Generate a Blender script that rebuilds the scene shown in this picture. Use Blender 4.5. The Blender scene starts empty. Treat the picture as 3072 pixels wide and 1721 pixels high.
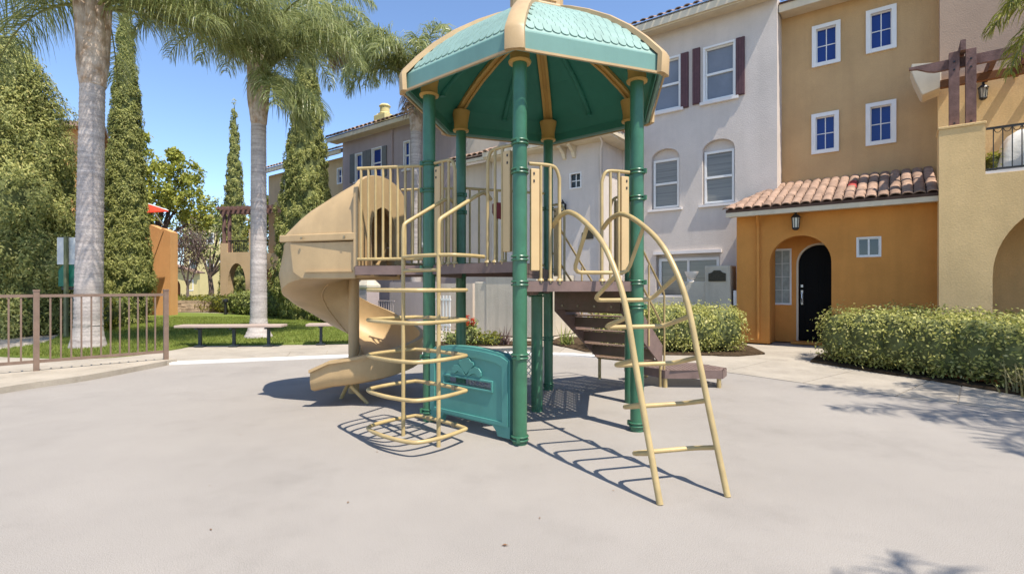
import bpy, math, random
import numpy as np
from mathutils import Vector, Matrix
from mathutils.geometry import tessellate_polygon

R = math.radians
random.seed(7)
RNG = np.random.default_rng(11)
scene = bpy.context.scene
COL = scene.collection

# ------------------------------------------------------------------ camera, sky, sun, exposure
cam_d = bpy.data.cameras.new('camera')
cam_d.sensor_width = 36.0
cam_d.lens = 17.9
cam_d.clip_start = 0.05
cam_d.clip_end = 2000
cam = bpy.data.objects.new('camera', cam_d)
cam.location = (0, 0, 1.25)
cam.rotation_euler = (R(90), 0, 0)
COL.objects.link(cam)
scene.camera = cam

SUN = Vector((0.325, -0.395, 1.0)).normalized()
world = bpy.data.worlds.new('World')
scene.world = world
world.use_nodes = True
wn = world.node_tree
wn.nodes.clear()
w_out = wn.nodes.new('ShaderNodeOutputWorld')
w_bg = wn.nodes.new('ShaderNodeBackground')
w_sky = wn.nodes.new('ShaderNodeTexSky')
w_sky.sky_type = 'NISHITA'
w_sky.sun_disc = False
w_sky.sun_elevation = math.asin(SUN.z)
w_sky.sun_rotation = math.atan2(SUN.x, SUN.y)
w_sky.altitude = 100
w_sky.air_density = 0.8
w_sky.dust_density = 0.1
w_sky.ozone_density = 3.0
w_bg.inputs['Strength'].default_value = 0.15
wn.links.new(w_sky.outputs['Color'], w_bg.inputs['Color'])
wn.links.new(w_bg.outputs['Background'], w_out.inputs['Surface'])

sun_d = bpy.data.lights.new('sun', 'SUN')
sun_d.energy = 3.9
sun_d.angle = R(0.53)
sun_d.color = (1.0, 0.93, 0.82)
sun = bpy.data.objects.new('sun', sun_d)
sun.rotation_euler = SUN.to_track_quat('Z', 'Y').to_euler()
sun.location = (8, -8, 20)
COL.objects.link(sun)

scene.view_settings.view_transform = 'Standard'
scene.view_settings.look = 'None'
scene.view_settings.gamma = 1.0
scene.view_settings.exposure = 0.88
scene.view_settings.use_curve_mapping = False

# ------------------------------------------------------------------ materials
MATS = {}
def mat(name, col, rough=0.7, var=0.12, vscale=3.0, bump=0.0, bscale=60.0, spec=0.3, metal=0.0,
        rnd=0.0, col2=None, fine=0.0, coat=0.0, streak=0.0, ior=None, ring=0.0, stain=0.0, sscale=1.6):
    """procedural principled material: base colour, blotchy variation, fine speckle, bump, per-object random"""
    m = bpy.data.materials.new(name)
    m.use_nodes = True
    nt = m.node_tree
    N, L = nt.nodes, nt.links
    b = N['Principled BSDF']
    b.inputs['Roughness'].default_value = rough
    b.inputs['Specular IOR Level'].default_value = spec
    b.inputs['Metallic'].default_value = metal
    b.inputs['Coat Weight'].default_value = coat
    if ior: b.inputs['IOR'].default_value = ior
    tc = N.new('ShaderNodeTexCoord')
    geo = N.new('ShaderNodeNewGeometry')
    pos = geo.outputs['Position']
    n1 = N.new('ShaderNodeTexNoise'); n1.inputs['Scale'].default_value = vscale
    n1.inputs['Detail'].default_value = 6; n1.inputs['Roughness'].default_value = 0.65
    if ring:
        mr = N.new('ShaderNodeMapping'); mr.inputs['Scale'].default_value = (.45, .45, ring)
        L.new(pos, mr.inputs['Vector']); L.new(mr.outputs['Vector'], n1.inputs['Vector'])
    else: L.new(pos, n1.inputs['Vector'])
    c1 = Vector(col); c2 = Vector(col2) if col2 else c1 * (1 - 2 * var)
    mx = N.new('ShaderNodeMix'); mx.data_type = 'RGBA'
    mx.inputs['A'].default_value = (*(c1 * (1 + var)), 1)
    mx.inputs['B'].default_value = (*c2, 1)
    rmp = N.new('ShaderNodeMapRange'); rmp.inputs['From Min'].default_value = 0.3; rmp.inputs['From Max'].default_value = 0.7
    L.new(n1.outputs['Fac'], rmp.inputs['Value'])
    L.new(rmp.outputs['Result'], mx.inputs['Factor'])
    out = mx.outputs['Result']
    def mul(out, val_socket):
        mm = N.new('ShaderNodeMix'); mm.data_type = 'RGBA'; mm.blend_type = 'MULTIPLY'
        mm.inputs['Factor'].default_value = 1.0
        L.new(out, mm.inputs['A']); L.new(val_socket, mm.inputs['B'])
        return mm.outputs['Result']
    if fine:
        n2 = N.new('ShaderNodeTexNoise'); n2.inputs['Scale'].default_value = bscale
        n2.inputs['Detail'].default_value = 3
        L.new(pos, n2.inputs['Vector'])
        r2 = N.new('ShaderNodeMapRange'); r2.inputs['From Min'].default_value = 0.3; r2.inputs['From Max'].default_value = 0.7
        r2.inputs['To Min'].default_value = 1 - fine; r2.inputs['To Max'].default_value = 1 + fine
        L.new(n2.outputs['Fac'], r2.inputs['Value'])
        out = mul(out, r2.outputs['Result'])
    if streak:
        mp = N.new('ShaderNodeMapping'); mp.inputs['Scale'].default_value = (2.6, 2.6, 0.22)
        L.new(pos, mp.inputs['Vector'])
        n3 = N.new('ShaderNodeTexNoise'); n3.inputs['Scale'].default_value = 2.0; n3.inputs['Detail'].default_value = 5
        L.new(mp.outputs['Vector'], n3.inputs['Vector'])
        r3 = N.new('ShaderNodeMapRange'); r3.inputs['From Min'].default_value = 0.45; r3.inputs['From Max'].default_value = 0.75
        r3.inputs['To Min'].default_value = 1.0; r3.inputs['To Max'].default_value = 1 - streak
        L.new(n3.outputs['Fac'], r3.inputs['Value'])
        out = mul(out, r3.outputs['Result'])
    if stain:
        n5 = N.new('ShaderNodeTexNoise'); n5.inputs['Scale'].default_value = sscale; n5.inputs['Detail'].default_value = 8; n5.inputs['Roughness'].default_value = 0.7
        L.new(pos, n5.inputs['Vector'])
        r5 = N.new('ShaderNodeMapRange'); r5.inputs['From Min'].default_value = 0.52; r5.inputs['From Max'].default_value = 0.72
        r5.inputs['To Min'].default_value = 1.0; r5.inputs['To Max'].default_value = 1 - stain
        L.new(n5.outputs['Fac'], r5.inputs['Value'])
        out = mul(out, r5.outputs['Result'])
    if rnd:
        oi = N.new('ShaderNodeObjectInfo')
        r4 = N.new('ShaderNodeMapRange'); r4.inputs['To Min'].default_value = 1 - rnd; r4.inputs['To Max'].default_value = 1 + rnd
        L.new(oi.outputs['Random'], r4.inputs['Value'])
        out = mul(out, r4.outputs['Result'])
    L.new(out, b.inputs['Base Color'])
    if bump:
        nb = N.new('ShaderNodeTexNoise'); nb.inputs['Scale'].default_value = bscale; nb.inputs['Detail'].default_value = 5
        L.new(pos, nb.inputs['Vector'])
        bp = N.new('ShaderNodeBump'); bp.inputs['Strength'].default_value = bump; bp.inputs['Distance'].default_value = 0.02
        L.new(nb.outputs['Fac'], bp.inputs['Height'])
        L.new(bp.outputs['Normal'], b.inputs['Normal'])
    MATS[name] = m
    return m

def leaf_mat(name, ca, cb, cc=None, trans=0.3, rough=0.55):
    m = bpy.data.materials.new(name)
    m.use_nodes = True
    nt = m.node_tree; N, L = nt.nodes, nt.links
    b = N['Principled BSDF']; out = N['Material Output']
    geo = N.new('ShaderNodeNewGeometry')
    rp = N.new('ShaderNodeValToRGB')
    el = rp.color_ramp.elements
    el[0].position = 0.0; el[0].color = (*ca, 1)
    el[1].position = 1.0; el[1].color = (*cb, 1)
    if cc:
        e2 = rp.color_ramp.elements.new(0.88); e2.color = (*cb, 1)
        el[len(el) - 1].color = (*cc, 1)
    L.new(geo.outputs['Random Per Island'], rp.inputs['Fac'])
    L.new(rp.outputs['Color'], b.inputs['Base Color'])
    b.inputs['Roughness'].default_value = rough
    b.inputs['Specular IOR Level'].default_value = 0.3
    tr = N.new('ShaderNodeBsdfTranslucent')
    L.new(rp.outputs['Color'], tr.inputs['Color'])
    ms = N.new('ShaderNodeMixShader'); ms.inputs['Fac'].default_value = trans
    L.new(b.outputs['BSDF'], ms.inputs[1]); L.new(tr.outputs['BSDF'], ms.inputs[2])
    L.new(ms.outputs['Shader'], out.inputs['Surface'])
    MATS[name] = m
    return m

# stucco
mat('stucco_white', (0.62, 0.545, 0.485), 0.9, 0.05, 1.2, 0.35, 45, 0.15, fine=0.03, streak=0.06)
mat('stucco_trim', (0.74, 0.69, 0.655), 0.85, 0.03, 2, 0.15, 60, 0.15)
mat('stucco_ochre', (0.54, 0.35, 0.175), 0.9, 0.06, 0.9, 0.35, 45, 0.15, fine=0.03, streak=0.08)
mat('stucco_orange', (0.63, 0.275, 0.07), 0.9, 0.08, 0.9, 0.35, 45, 0.15, fine=0.03, streak=0.10)
mat('stucco_yellow', (0.78, 0.545, 0.27), 0.9, 0.07, 1.1, 0.16, 40, 0.15, fine=0.05, streak=0.08)
mat('stucco_mauve', (0.44, 0.31, 0.22), 0.9, 0.05, 1.0, 0.3, 45, 0.15)
mat('stucco_grey', (0.40, 0.325, 0.315), 0.9, 0.05, 0.8, 0.3, 40, 0.15, streak=0.08)
mat('stucco_tan', (0.56, 0.41, 0.24), 0.9, 0.06, 0.8, 0.3, 40, 0.15, streak=0.08)
mat('stucco_cream', (0.62, 0.52, 0.42), 0.9, 0.05, 0.8, 0.3, 40, 0.15, streak=0.08)
mat('stucco_patio', (0.56, 0.495, 0.395), 0.9, 0.08, 0.8, 0.4, 40, 0.15, streak=0.25)
mat('stucco_pale_yellow', (0.62, 0.52, 0.25), 0.9, 0.06, 0.7, 0.2, 30, 0.15)
mat('beige_trim', (0.66, 0.565, 0.42), 0.7, 0.05, 1.5, 0.1, 30, 0.2, streak=0.1)
mat('white_paint', (0.76, 0.74, 0.71), 0.5, 0.03, 3, spec=0.4)
mat('shutter_paint', (0.115, 0.055, 0.06), 0.6, 0.1, 8)
mat('shutter_grey', (0.16, 0.16, 0.15), 0.7, 0.1, 6)
mat('black_door', (0.004, 0.004, 0.004), 0.6, 0.1, 3, spec=0.1)
mat('dark_metal', (0.018, 0.018, 0.02), 0.45, 0.2, 20, spec=0.5)
mat('bronze_plaque', (0.06, 0.05, 0.03), 0.45, 0.4, 60, 0.6, 90, 0.5, metal=0.5)
mat('silver', (0.6, 0.6, 0.62), 0.25, 0.05, 5, metal=1.0)
mat('lamp_glass', (0.62, 0.6, 0.5), 0.2, 0.08, 20, spec=0.5)
mat('roof_tile', (0.33, 0.225, 0.165), 0.85, 0.2, 9, 0.3, 50, 0.15, rnd=0.22, col2=(0.25, 0.16, 0.115), stain=0.3, sscale=7)
mat('stucco_peach', (0.68, 0.36, 0.15), 0.9, 0.06, 0.9, 0.35, 45, 0.15, fine=0.03, streak=0.08)
mat('roof_bed', (0.10, 0.06, 0.045), 0.9, 0.2, 6)
mat('red_tile', (0.42, 0.06, 0.05), 0.85, 0.2, 9)
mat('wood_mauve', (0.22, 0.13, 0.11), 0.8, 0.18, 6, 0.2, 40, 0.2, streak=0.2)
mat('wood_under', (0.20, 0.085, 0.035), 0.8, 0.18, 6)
mat('glass_painted_sky', (0.012, 0.04, 0.20), 0.04, 0.05, 1, spec=0.4)  # reflected blue of the sky is put into the pane's base colour
mat('glass_dark', (0.02, 0.025, 0.03), 0.04, 0.1, 1, spec=0.6, ior=1.6)
mat('glass_blind', (0.20, 0.215, 0.245), 0.06, 0.10, 1.2, spec=0.5)
mat('glass_shade', (0.23, 0.22, 0.19), 0.06, 0.12, 1.0, spec=0.5, ring=24.0, col2=(0.13, 0.125, 0.11))
mat('glass_frosted', (0.30, 0.33, 0.30), 0.25, 0.15, 9, 0.3, 30, 0.5)
# play structure
mat('post_green', (0.042, 0.150, 0.078), 0.36, 0.14, 5, 0.0, spec=0.5, coat=0.1)
mat('tan_plastic', (0.50, 0.345, 0.175), 0.48, 0.07, 2.5, 0.04, 120, 0.4, streak=0.14, fine=0.03)
mat('tan_metal', (0.47, 0.345, 0.155), 0.38, 0.12, 5, 0.03, 120, 0.45)
mat('tan_panel', (0.60, 0.42, 0.21), 0.5, 0.04, 3, spec=0.35)
mat('rafter_tan', (0.56, 0.35, 0.10), 0.5, 0.08, 4, spec=0.35)
mat('teal_roof', (0.24, 0.365, 0.315), 0.6, 0.07, 3, 0.04, 90, 0.4, rnd=0.05, streak=0.05)
mat('teal_fascia', (0.16, 0.30, 0.255), 0.5, 0.05, 2, 0.04, 90, 0.4, streak=0.1)
mat('green_shell', (0.04, 0.215, 0.155), 0.5, 0.08, 2, spec=0.3)
mat('teal_panel', (0.085, 0.275, 0.235), 0.42, 0.06, 3, 0.04, 90, 0.4, streak=0.06)
mat('deck_brown', (0.20, 0.135, 0.115), 0.5, 0.12, 6, 0.05, 90, 0.35)
mat('stair_brown', (0.17, 0.10, 0.075), 0.55, 0.2, 6, 0.05, 90, 0.35, col2=(0.13, 0.10, 0.06))
mat('red_plastic', (0.20, 0.012, 0.012), 0.4, 0.05, 3)
mat('chain_metal', (0.42, 0.40, 0.36), 0.4, 0.1, 10, metal=0.6)
mat('bolt', (0.30, 0.25, 0.16), 0.35, 0.1, 10, metal=0.5)
# ground
mat('rubber', (0.328, 0.298, 0.265), 0.95, 0.07, 0.7, 0.4, 230, 0.1, fine=0.32, col2=(0.298, 0.271, 0.242), stain=0.12, sscale=1.1)
mat('concrete', (0.38, 0.335, 0.275), 0.92, 0.10, 1.3, 0.25, 120, 0.12, fine=0.10, rnd=0.06, stain=0.22, sscale=2.2)
mat('concrete_white', (0.72, 0.70, 0.66), 0.9, 0.04, 2, 0.2, 90, 0.12)
mat('concrete_curb', (0.42, 0.365, 0.29), 0.92, 0.10, 1.6, 0.3, 100, 0.12, fine=0.10, stain=0.25, sscale=2.5)
mat('soil', (0.085, 0.058, 0.035), 1.0, 0.35, 9, 0.9, 40, 0.05, fine=0.3)
mat('earth', (0.22, 0.19, 0.13), 1.0, 0.2, 0.5, 0.3, 10, 0.05)
mat('turf', (0.17, 0.205, 0.045), 0.95, 0.2, 1.6, 0.8, 60, 0.1, fine=0.25, col2=(0.11, 0.155, 0.03))
mat('stone_block', (0.46, 0.36, 0.25), 0.95, 0.2, 5, 0.6, 20, 0.1, rnd=0.2)
mat('fence_brown', (0.215, 0.145, 0.105), 0.5, 0.10, 8, 0.04, 80, 0.35)
mat('bench_seat', (0.44, 0.34, 0.28), 0.7, 0.06, 4, 0.1, 60, 0.2)
mat('bench_leg', (0.035, 0.045, 0.05), 0.45, 0.1, 8)
mat('sign_white', (0.60, 0.61, 0.60), 0.5, 0.04, 3)
mat('sign_post', (0.16, 0.17, 0.085), 0.6, 0.15, 6)
mat('station_green', (0.012, 0.135, 0.085), 0.4, 0.08, 4, spec=0.4)
mat('bin_teal', (0.025, 0.13, 0.115), 0.45, 0.1, 4, spec=0.4)
mat('awning_red', (0.62, 0.045, 0.012), 0.7, 0.06, 3)
mat('cloth_white', (0.70, 0.68, 0.64), 0.9, 0.08, 4, 0.4, 14, 0.1)
mat('terracotta', (0.45, 0.13, 0.045), 0.8, 0.12, 5)
# plants
mat('palm_bark', (0.52, 0.46, 0.42), 0.95, 0.12, 3, 0.5, 25, 0.1, col2=(0.31, 0.265, 0.245), fine=0.12, ring=5.0)
mat('palm_boot', (0.62, 0.54, 0.47), 0.85, 0.15, 5, 0.4, 30, 0.15, col2=(0.34, 0.215, 0.125), streak=0.45, rnd=0.2)
mat('palm_rachis', (0.21, 0.22, 0.075), 0.6, 0.15, 5)
mat('wood_bark', (0.15, 0.11, 0.085), 0.95, 0.25, 6, 0.6, 25, 0.1)
mat('twig_grey', (0.25, 0.205, 0.195), 0.9, 0.2, 5)
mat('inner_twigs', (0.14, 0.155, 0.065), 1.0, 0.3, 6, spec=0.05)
leaf_mat('palm_leaf', (0.14, 0.175, 0.05), (0.39, 0.415, 0.165), (0.54, 0.53, 0.29), 0.42, 0.33)
leaf_mat('palm_leaf_bright', (0.16, 0.18, 0.03), (0.38, 0.36, 0.07), None, 0.4, 0.5)
leaf_mat('palm_dead', (0.20, 0.13, 0.075), (0.33, 0.23, 0.14), None, 0.25, 0.8)
leaf_mat('cypress_leaf', (0.18, 0.215, 0.065), (0.50, 0.50, 0.16), (0.64, 0.59, 0.22), 0.45)
leaf_mat('juniper_leaf', (0.20, 0.235, 0.075), (0.54, 0.535, 0.185), (0.68, 0.60, 0.25), 0.45)
leaf_mat('hedge_leaf', (0.24, 0.26, 0.055), (0.62, 0.59, 0.19), (0.78, 0.71, 0.34), 0.4)
leaf_mat('shrub_leaf', (0.11, 0.155, 0.035), (0.31, 0.335, 0.09), (0.43, 0.42, 0.14), 0.3)
leaf_mat('yellow_leaf', (0.22, 0.25, 0.045), (0.47, 0.47, 0.09), (0.58, 0.53, 0.12), 0.4)
leaf_mat('lime_leaf', (0.14, 0.16, 0.02), (0.28, 0.27, 0.035), None, 0.35)
leaf_mat('straw_leaf', (0.24, 0.22, 0.09), (0.48, 0.42, 0.22), None, 0.3)
leaf_mat('purple_leaf', (0.09, 0.06, 0.06), (0.20, 0.13, 0.11), None, 0.25)
leaf_mat('red_petal', (0.45, 0.03, 0.015), (0.60, 0.10, 0.03), None, 0.3)
leaf_mat('yellow_petal', (0.60, 0.33, 0.02), (0.70, 0.45, 0.04), None, 0.3)
leaf_mat('grass_blade', (0.12, 0.16, 0.022), (0.27, 0.30, 0.06), (0.36, 0.35, 0.11), 0.4)
leaf_mat('dry_leaf', (0.13, 0.065, 0.03), (0.28, 0.15, 0.07), None, 0.15)

# ------------------------------------------------------------------ mesh helpers
ORI = {}
def tag(o, label=None, cat=None, group=None, kind=None):
    if label: o['label'] = label
    if cat: o['category'] = cat
    if group: o['group'] = group
    if kind: o['kind'] = kind
    return o
def thing(name, loc, label, cat, group=None):
    o = bpy.data.objects.new(name, None)
    o.empty_display_size = 0.2
    o.location = loc
    COL.objects.link(o)
    ORI[o] = Vector(loc)
    return tag(o, label, cat, group)

class MB:
    """collects shapes given in world coordinates; build() links them as one mesh object"""
    def __init__(s): s.v = []; s.f = []; s.arr = []
    def add(s, vs, fs):
        b = len(s.v)
        s.v.extend([tuple(p) for p in vs]); s.f.extend([tuple(i + b for i in f) for f in fs]); return s
    def obox(s, c, ax, ay, az):
        """box from centre and three half-axis vectors"""
        c, ax, ay, az = Vector(c), Vector(ax), Vector(ay), Vector(az)
        vs = [c + ax * i + ay * j + az * k for k in (-1, 1) for j in (-1, 1) for i in (-1, 1)]
        fs = [(0, 2, 3, 1), (4, 5, 7, 6), (0, 1, 5, 4), (2, 6, 7, 3), (0, 4, 6, 2), (1, 3, 7, 5)]
        if ax.cross(ay).dot(az) < 0: fs = [f[::-1] for f in fs]
        return s.add(vs, fs)
    def box(s, x0, x1, y0, y1, z0, z1):
        return s.obox(((x0 + x1) / 2, (y0 + y1) / 2, (z0 + z1) / 2), ((x1 - x0) / 2, 0, 0), (0, (y1 - y0) / 2, 0), (0, 0, (z1 - z0) / 2))
    def bar(s, p0, p1, w, h, up=(0, 0, 1)):
        p0, p1 = Vector(p0), Vector(p1); d = p1 - p0; up = Vector(up)
        side = d.cross(up)
        if side.length < 1e-6: side = d.cross(Vector((0, 1, 0)))
        side.normalize(); u2 = side.cross(d).normalized()
        return s.obox((p0 + p1) / 2, d / 2, side * w / 2, u2 * h / 2)
    def tube(s, pts, r, seg=10, closed=False, radii=None, cap=True):
        pts = [Vector(p) for p in pts]; n = len(pts)
        rings = []
        t0 = (pts[1] - pts[0]).normalized()
        ref = Vector((0, 0, 1)) if abs(t0.z) < 0.9 else Vector((1, 0, 0))
        u = t0.cross(ref).normalized()
        vs = []
        for i, p in enumerate(pts):
            if closed: t = (pts[(i + 1) % n] - pts[i - 1])
            else: t = pts[min(i + 1, n - 1)] - pts[max(i - 1, 0)]
            t.normalize()
            u = (u - t * u.dot(t)).normalized(); w = t.cross(u)
            rr = radii[i] if radii else r
            for k in range(seg):
                a = 2 * math.pi * k / seg
                vs.append(p + u * (math.cos(a) * rr) + w * (math.sin(a) * rr))
        fs = []
        for i in range(n if closed else n - 1):
            j = (i + 1) % n
            for k in range(seg):
                k2 = (k + 1) % seg
                fs.append((i * seg + k, i * seg + k2, j * seg + k2, j * seg + k))
        if cap and not closed:
            fs.append(tuple(range(seg))[::-1]); fs.append(tuple((n - 1) * seg + k for k in range(seg)))
        return s.add(vs, fs)
    def lathe(s, c, prof, seg=20, cap=True):
        cx, cy, cz = c; vs = []; fs = []
        for (r, z) in prof:
            for k in range(seg):
                a = 2 * math.pi * k / seg
                vs.append((cx + r * math.cos(a), cy + r * math.sin(a), cz + z))
        for i in range(len(prof) - 1):
            for k in range(seg):
                k2 = (k + 1) % seg
                fs.append((i * seg + k, i * seg + k2, (i + 1) * seg + k2, (i + 1) * seg + k))
        if cap:
            fs.append(tuple(range(seg))[::-1]); fs.append(tuple((len(prof) - 1) * seg + k for k in range(seg)))
        return s.add(vs, fs)
    def prism(s, loops, fr, d0, d1):
        """2D outline (first loop) with holes, extruded from depth d0 (front) to d1 (back); fr(a, d, z) -> world"""
        flat = [p for lp in loops for p in lp]
        tris = tessellate_polygon([[Vector((p[0], p[1], 0)) for p in lp] for lp in loops])
        n = len(flat)
        vs = [fr(p[0], d0, p[1]) for p in flat] + [fr(p[0], d1, p[1]) for p in flat]
        fs = []
        for t in tris:
            fs.append(tuple(t)); fs.append(tuple(i + n for i in reversed(t)))
        b = 0
        for lp in loops:
            m = len(lp)
            for i in range(m):
                j = (i + 1) % m
                fs.append((b + i, b + j, b + j + n, b + i + n))
            b += m
        return s.add(vs, fs)
    def sweep(s, rings, closed_ring=True, cap=True):
        """rings: list of equal-length point lists"""
        m = len(rings[0]); vs = [p for r_ in rings for p in r_]; fs = []
        for i in range(len(rings) - 1):
            for k in range(m if closed_ring else m - 1):
                k2 = (k + 1) % m
                fs.append((i * m + k, i * m + k2, (i + 1) * m + k2, (i + 1) * m + k))
        if cap and closed_ring:
            fs.append(tuple(range(m))[::-1]); fs.append(tuple((len(rings) - 1) * m + k for k in range(m)))
        return s.add(vs, fs)
    def build(s, name, m, parent=None, smooth=None, origin=None, bevel=0.0):
        me = bpy.data.meshes.new(name)
        org = ORI[parent] if parent is not None else Vector(origin or (0, 0, 0))
        o3 = np.array(org)
        me.from_pydata((np.array(s.v, dtype=float) - o3).tolist(), [], s.f)
        fix_normals(me)
        if smooth is not None:
            me.shade_smooth(); me.set_sharp_from_angle(angle=R(smooth))
        me.materials.append(MATS[m])
        o = bpy.data.objects.new(name, me)
        COL.objects.link(o)
        if parent is not None: o.parent = parent
        else: o.location = org
        ORI[o] = org
        if bevel:
            bv = o.modifiers.new('bevel', 'BEVEL'); bv.width = bevel; bv.segments = 2; bv.limit_method = 'ANGLE'; bv.angle_limit = R(40)
        return o

def fix_normals(me):
    import bmesh
    bm = bmesh.new(); bm.from_mesh(me)
    bmesh.ops.remove_doubles(bm, verts=bm.verts, dist=1e-5)
    bmesh.ops.recalc_face_normals(bm, faces=bm.faces)
    bm.to_mesh(me); bm.free()

def raw_mesh(name, V, F, m, parent=None, origin=None, smooth=False):
    """big foliage meshes from numpy arrays (world coordinates)"""
    me = bpy.data.meshes.new(name)
    org = ORI[parent] if parent is not None else Vector(origin or (0, 0, 0))
    V = np.asarray(V, dtype=np.float32) - np.array(org, dtype=np.float32)
    k = F.shape[1]
    me.vertices.add(len(V)); me.vertices.foreach_set('co', V.ravel())
    me.loops.add(F.size); me.loops.foreach_set('vertex_index', F.ravel().astype(np.int32))
    me.polygons.add(len(F))
    me.polygons.foreach_set('loop_start', np.arange(0, F.size, k, dtype=np.int32))
    me.update(calc_edges=True); me.validate()
    if smooth: me.shade_smooth()
    me.materials.append(MATS[m])
    o = bpy.data.objects.new(name, me)
    COL.objects.link(o)
    if parent is not None: o.parent = parent
    else: o.location = org
    ORI[o] = org
    return o

def inst(me, name, parent, M):
    """another object sharing mesh data; M is its world matrix"""
    o = bpy.data.objects.new(name, me)
    COL.objects.link(o)
    o.parent = parent
    o.matrix_local = Matrix.Translation(-ORI[parent]) @ M
    return o

def proto_mesh(mb, name, m, smooth=None):
    me = bpy.data.meshes.new(name)
    me.from_pydata(mb.v, [], mb.f)
    fix_normals(me)
    if smooth is not None:
        me.shade_smooth(); me.set_sharp_from_angle(angle=R(smooth))
    me.materials.append(MATS[m])
    return me

def frame_mat(o, x, y, z):
    """matrix with columns x, y, z at o"""
    M = Matrix.Identity(4)
    for i, c in enumerate((x, y, z, o)):
        for r_ in range(3): M[r_][i] = c[r_]
    return M

def arc_pts(cx, cz, rx, rz, a0, a1, n):
    return [(cx + rx * math.cos(R(a0 + (a1 - a0) * i / n)), cz + rz * math.sin(R(a0 + (a1 - a0) * i / n))) for i in range(n + 1)]
def rect(a0, a1, z0, z1): return [(a0, z0), (a1, z0), (a1, z1), (a0, z1)]
def arch(a0, a1, z0, zs, zt, n=14):
    """door-shaped outline: straight to the spring line zs, arch to zt"""
    return [(a0, z0), (a1, z0)] + arc_pts((a0 + a1) / 2, zs, (a1 - a0) / 2, zt - zs, 0, 180, n)
def catmull(pts, n=8, closed=False):
    pts = [Vector(p) for p in pts]; out = []; m = len(pts)
    for i in range(m if closed else m - 1):
        if closed: p0, p1, p2, p3 = pts[i - 1], pts[i], pts[(i + 1) % m], pts[(i + 2) % m]
        else: p0, p1, p2, p3 = pts[max(i - 1, 0)], pts[i], pts[i + 1], pts[min(i + 2, m - 1)]
        for k in range(n):
            t = k / n
            out.append(0.5 * ((2 * p1) + (p2 - p0) * t + (2 * p0 - 5 * p1 + 4 * p2 - p3) * t * t + (3 * p1 - p0 - 3 * p2 + p3) * t ** 3))
    if not closed: out.append(pts[-1])
    return out

# facade frame shared by the row of houses on the right: a runs along the row, d out of it towards the yard
FO = Vector((5.62, 11.0, 0)); FE = Vector((0.797, -0.603, 0)).normalized(); FN = Vector((-0.603, -0.797, 0)).normalized()
def F(a, d, z): return FO + FE * a + FN * d + Vector((0, 0, z))
UP = Vector((0, 0, 1))
# ------------------------------------------------------------------ ground, playground surface, pavement, lawn
def flat(name, pts, z, m, kind='structure', thick=0.0, parent=None):
    mb = MB()
    def fr(a, d, b): return (a, b, d)
    if thick: mb.prism([pts], fr, z, z - thick)
    else:
        tris = tessellate_polygon([[Vector((p[0], p[1], 0)) for p in pts]])
        mb.add([(p[0], p[1], z) for p in pts], [tuple(t) for t in tris])
    o = mb.build(name, m, parent=parent)
    if kind: o['kind'] = kind
    # sheets face up
    if not thick:
        me = o.data
        if me.polygons[0].normal.z < 0: me.flip_normals()
    return o

flat('ground', [(-400, -60), (400, -60), (400, 700), (-400, 700)], -0.06, 'earth')
edge_pts = [(-5.5, 8.17), (-5.28, 8.25), (-3.9, 8.72), (-2.6, 9.12), (-0.9, 9.42), (0.8, 9.30), (1.75, 8.75), (3.1, 7.5), (4.38, 5.82), (5.15, 5.0),
            (6.6, 3.0), (8.2, 0.5), (7.5, -3), (2, -6), (-4, -4.5), (-6.3, 0), (-6.25, 3.5), (-5.99, 5.95), (-5.69, 6.75), (-5.52, 7.95)]
EDGE = [(p.x, p.y) for p in catmull([(x, y, 0) for x, y in edge_pts], 8, True)]
pavement = flat('pavement', [(-20, -9), (9.6, -9), (9.6, 6), (8, 12), (3, 16), (-3, 19), (-9, 24), (-13, 26.0), (-20, 28), (-24, 22)], -0.006, 'concrete')
flat('playground_surface', EDGE, 0.0, 'rubber')

# concrete slabs along the outside of the rubber surface
def outward(i):
    n = len(EDGE); a, b = Vector(EDGE[i - 1]), Vector(EDGE[(i + 1) % n]); t = (b - a).normalized()
    return Vector((-t.y, t.x))
slab_at = list(range(12, 80, 4))
for j, i in enumerate(slab_at[:-1]):
    i2 = slab_at[j + 1]
    wid = 1.0 if i < 32 else (1.0 + 0.6 * min(1, (i - 32) / 16))
    inner = []; outer = []
    for k in range(i, i2 + 1):
        p = Vector(EDGE[k % len(EDGE)]); n = outward(k % len(EDGE))
        if n.dot(p - Vector((-0.5, 3))) < 0: n = -n
        t = Vector((-n.y, n.x)); s = 0.006 * (1 if k == i else (-1 if k == i2 else 0))
        g_ = 0.155 if k <= 48 else 0.01; inner.append(p + n * g_); outer.append(p + n * (g_ + wid))
    # shave the ends for the joint
    for L_ in (inner, outer):
        L_[0] = L_[0] + (L_[1] - L_[0]).normalized() * 0.007
        L_[-1] = L_[-1] + (L_[-2] - L_[-1]).normalized() * 0.007
    poly = [(p.x, p.y) for p in inner] + [(p.x, p.y) for p in reversed(outer)]
    flat('paving_slab', poly, 0.004, 'concrete', kind=None, thick=0.03, parent=pavement)

# pale raised kerb round the far side
mb = MB(); rings = []
for k in range(0, 49):
    p = Vector(EDGE[k]); n = outward(k)
    if n.dot(p - Vector((-0.5, 3))) < 0: n = -n
    q0, q1 = p, p + n * 0.15
    rings.append([(q0.x, q0.y, -0.02), (q0.x, q0.y, 0.028), (q0.x + n.x * .015, q0.y + n.y * .015, 0.036), (q1.x, q1.y, 0.036), (q1.x, q1.y, -0.02)])
mb.sweep(rings)
kerb = mb.build('kerb', 'concrete_white', smooth=30); kerb['kind'] = 'structure'

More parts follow.
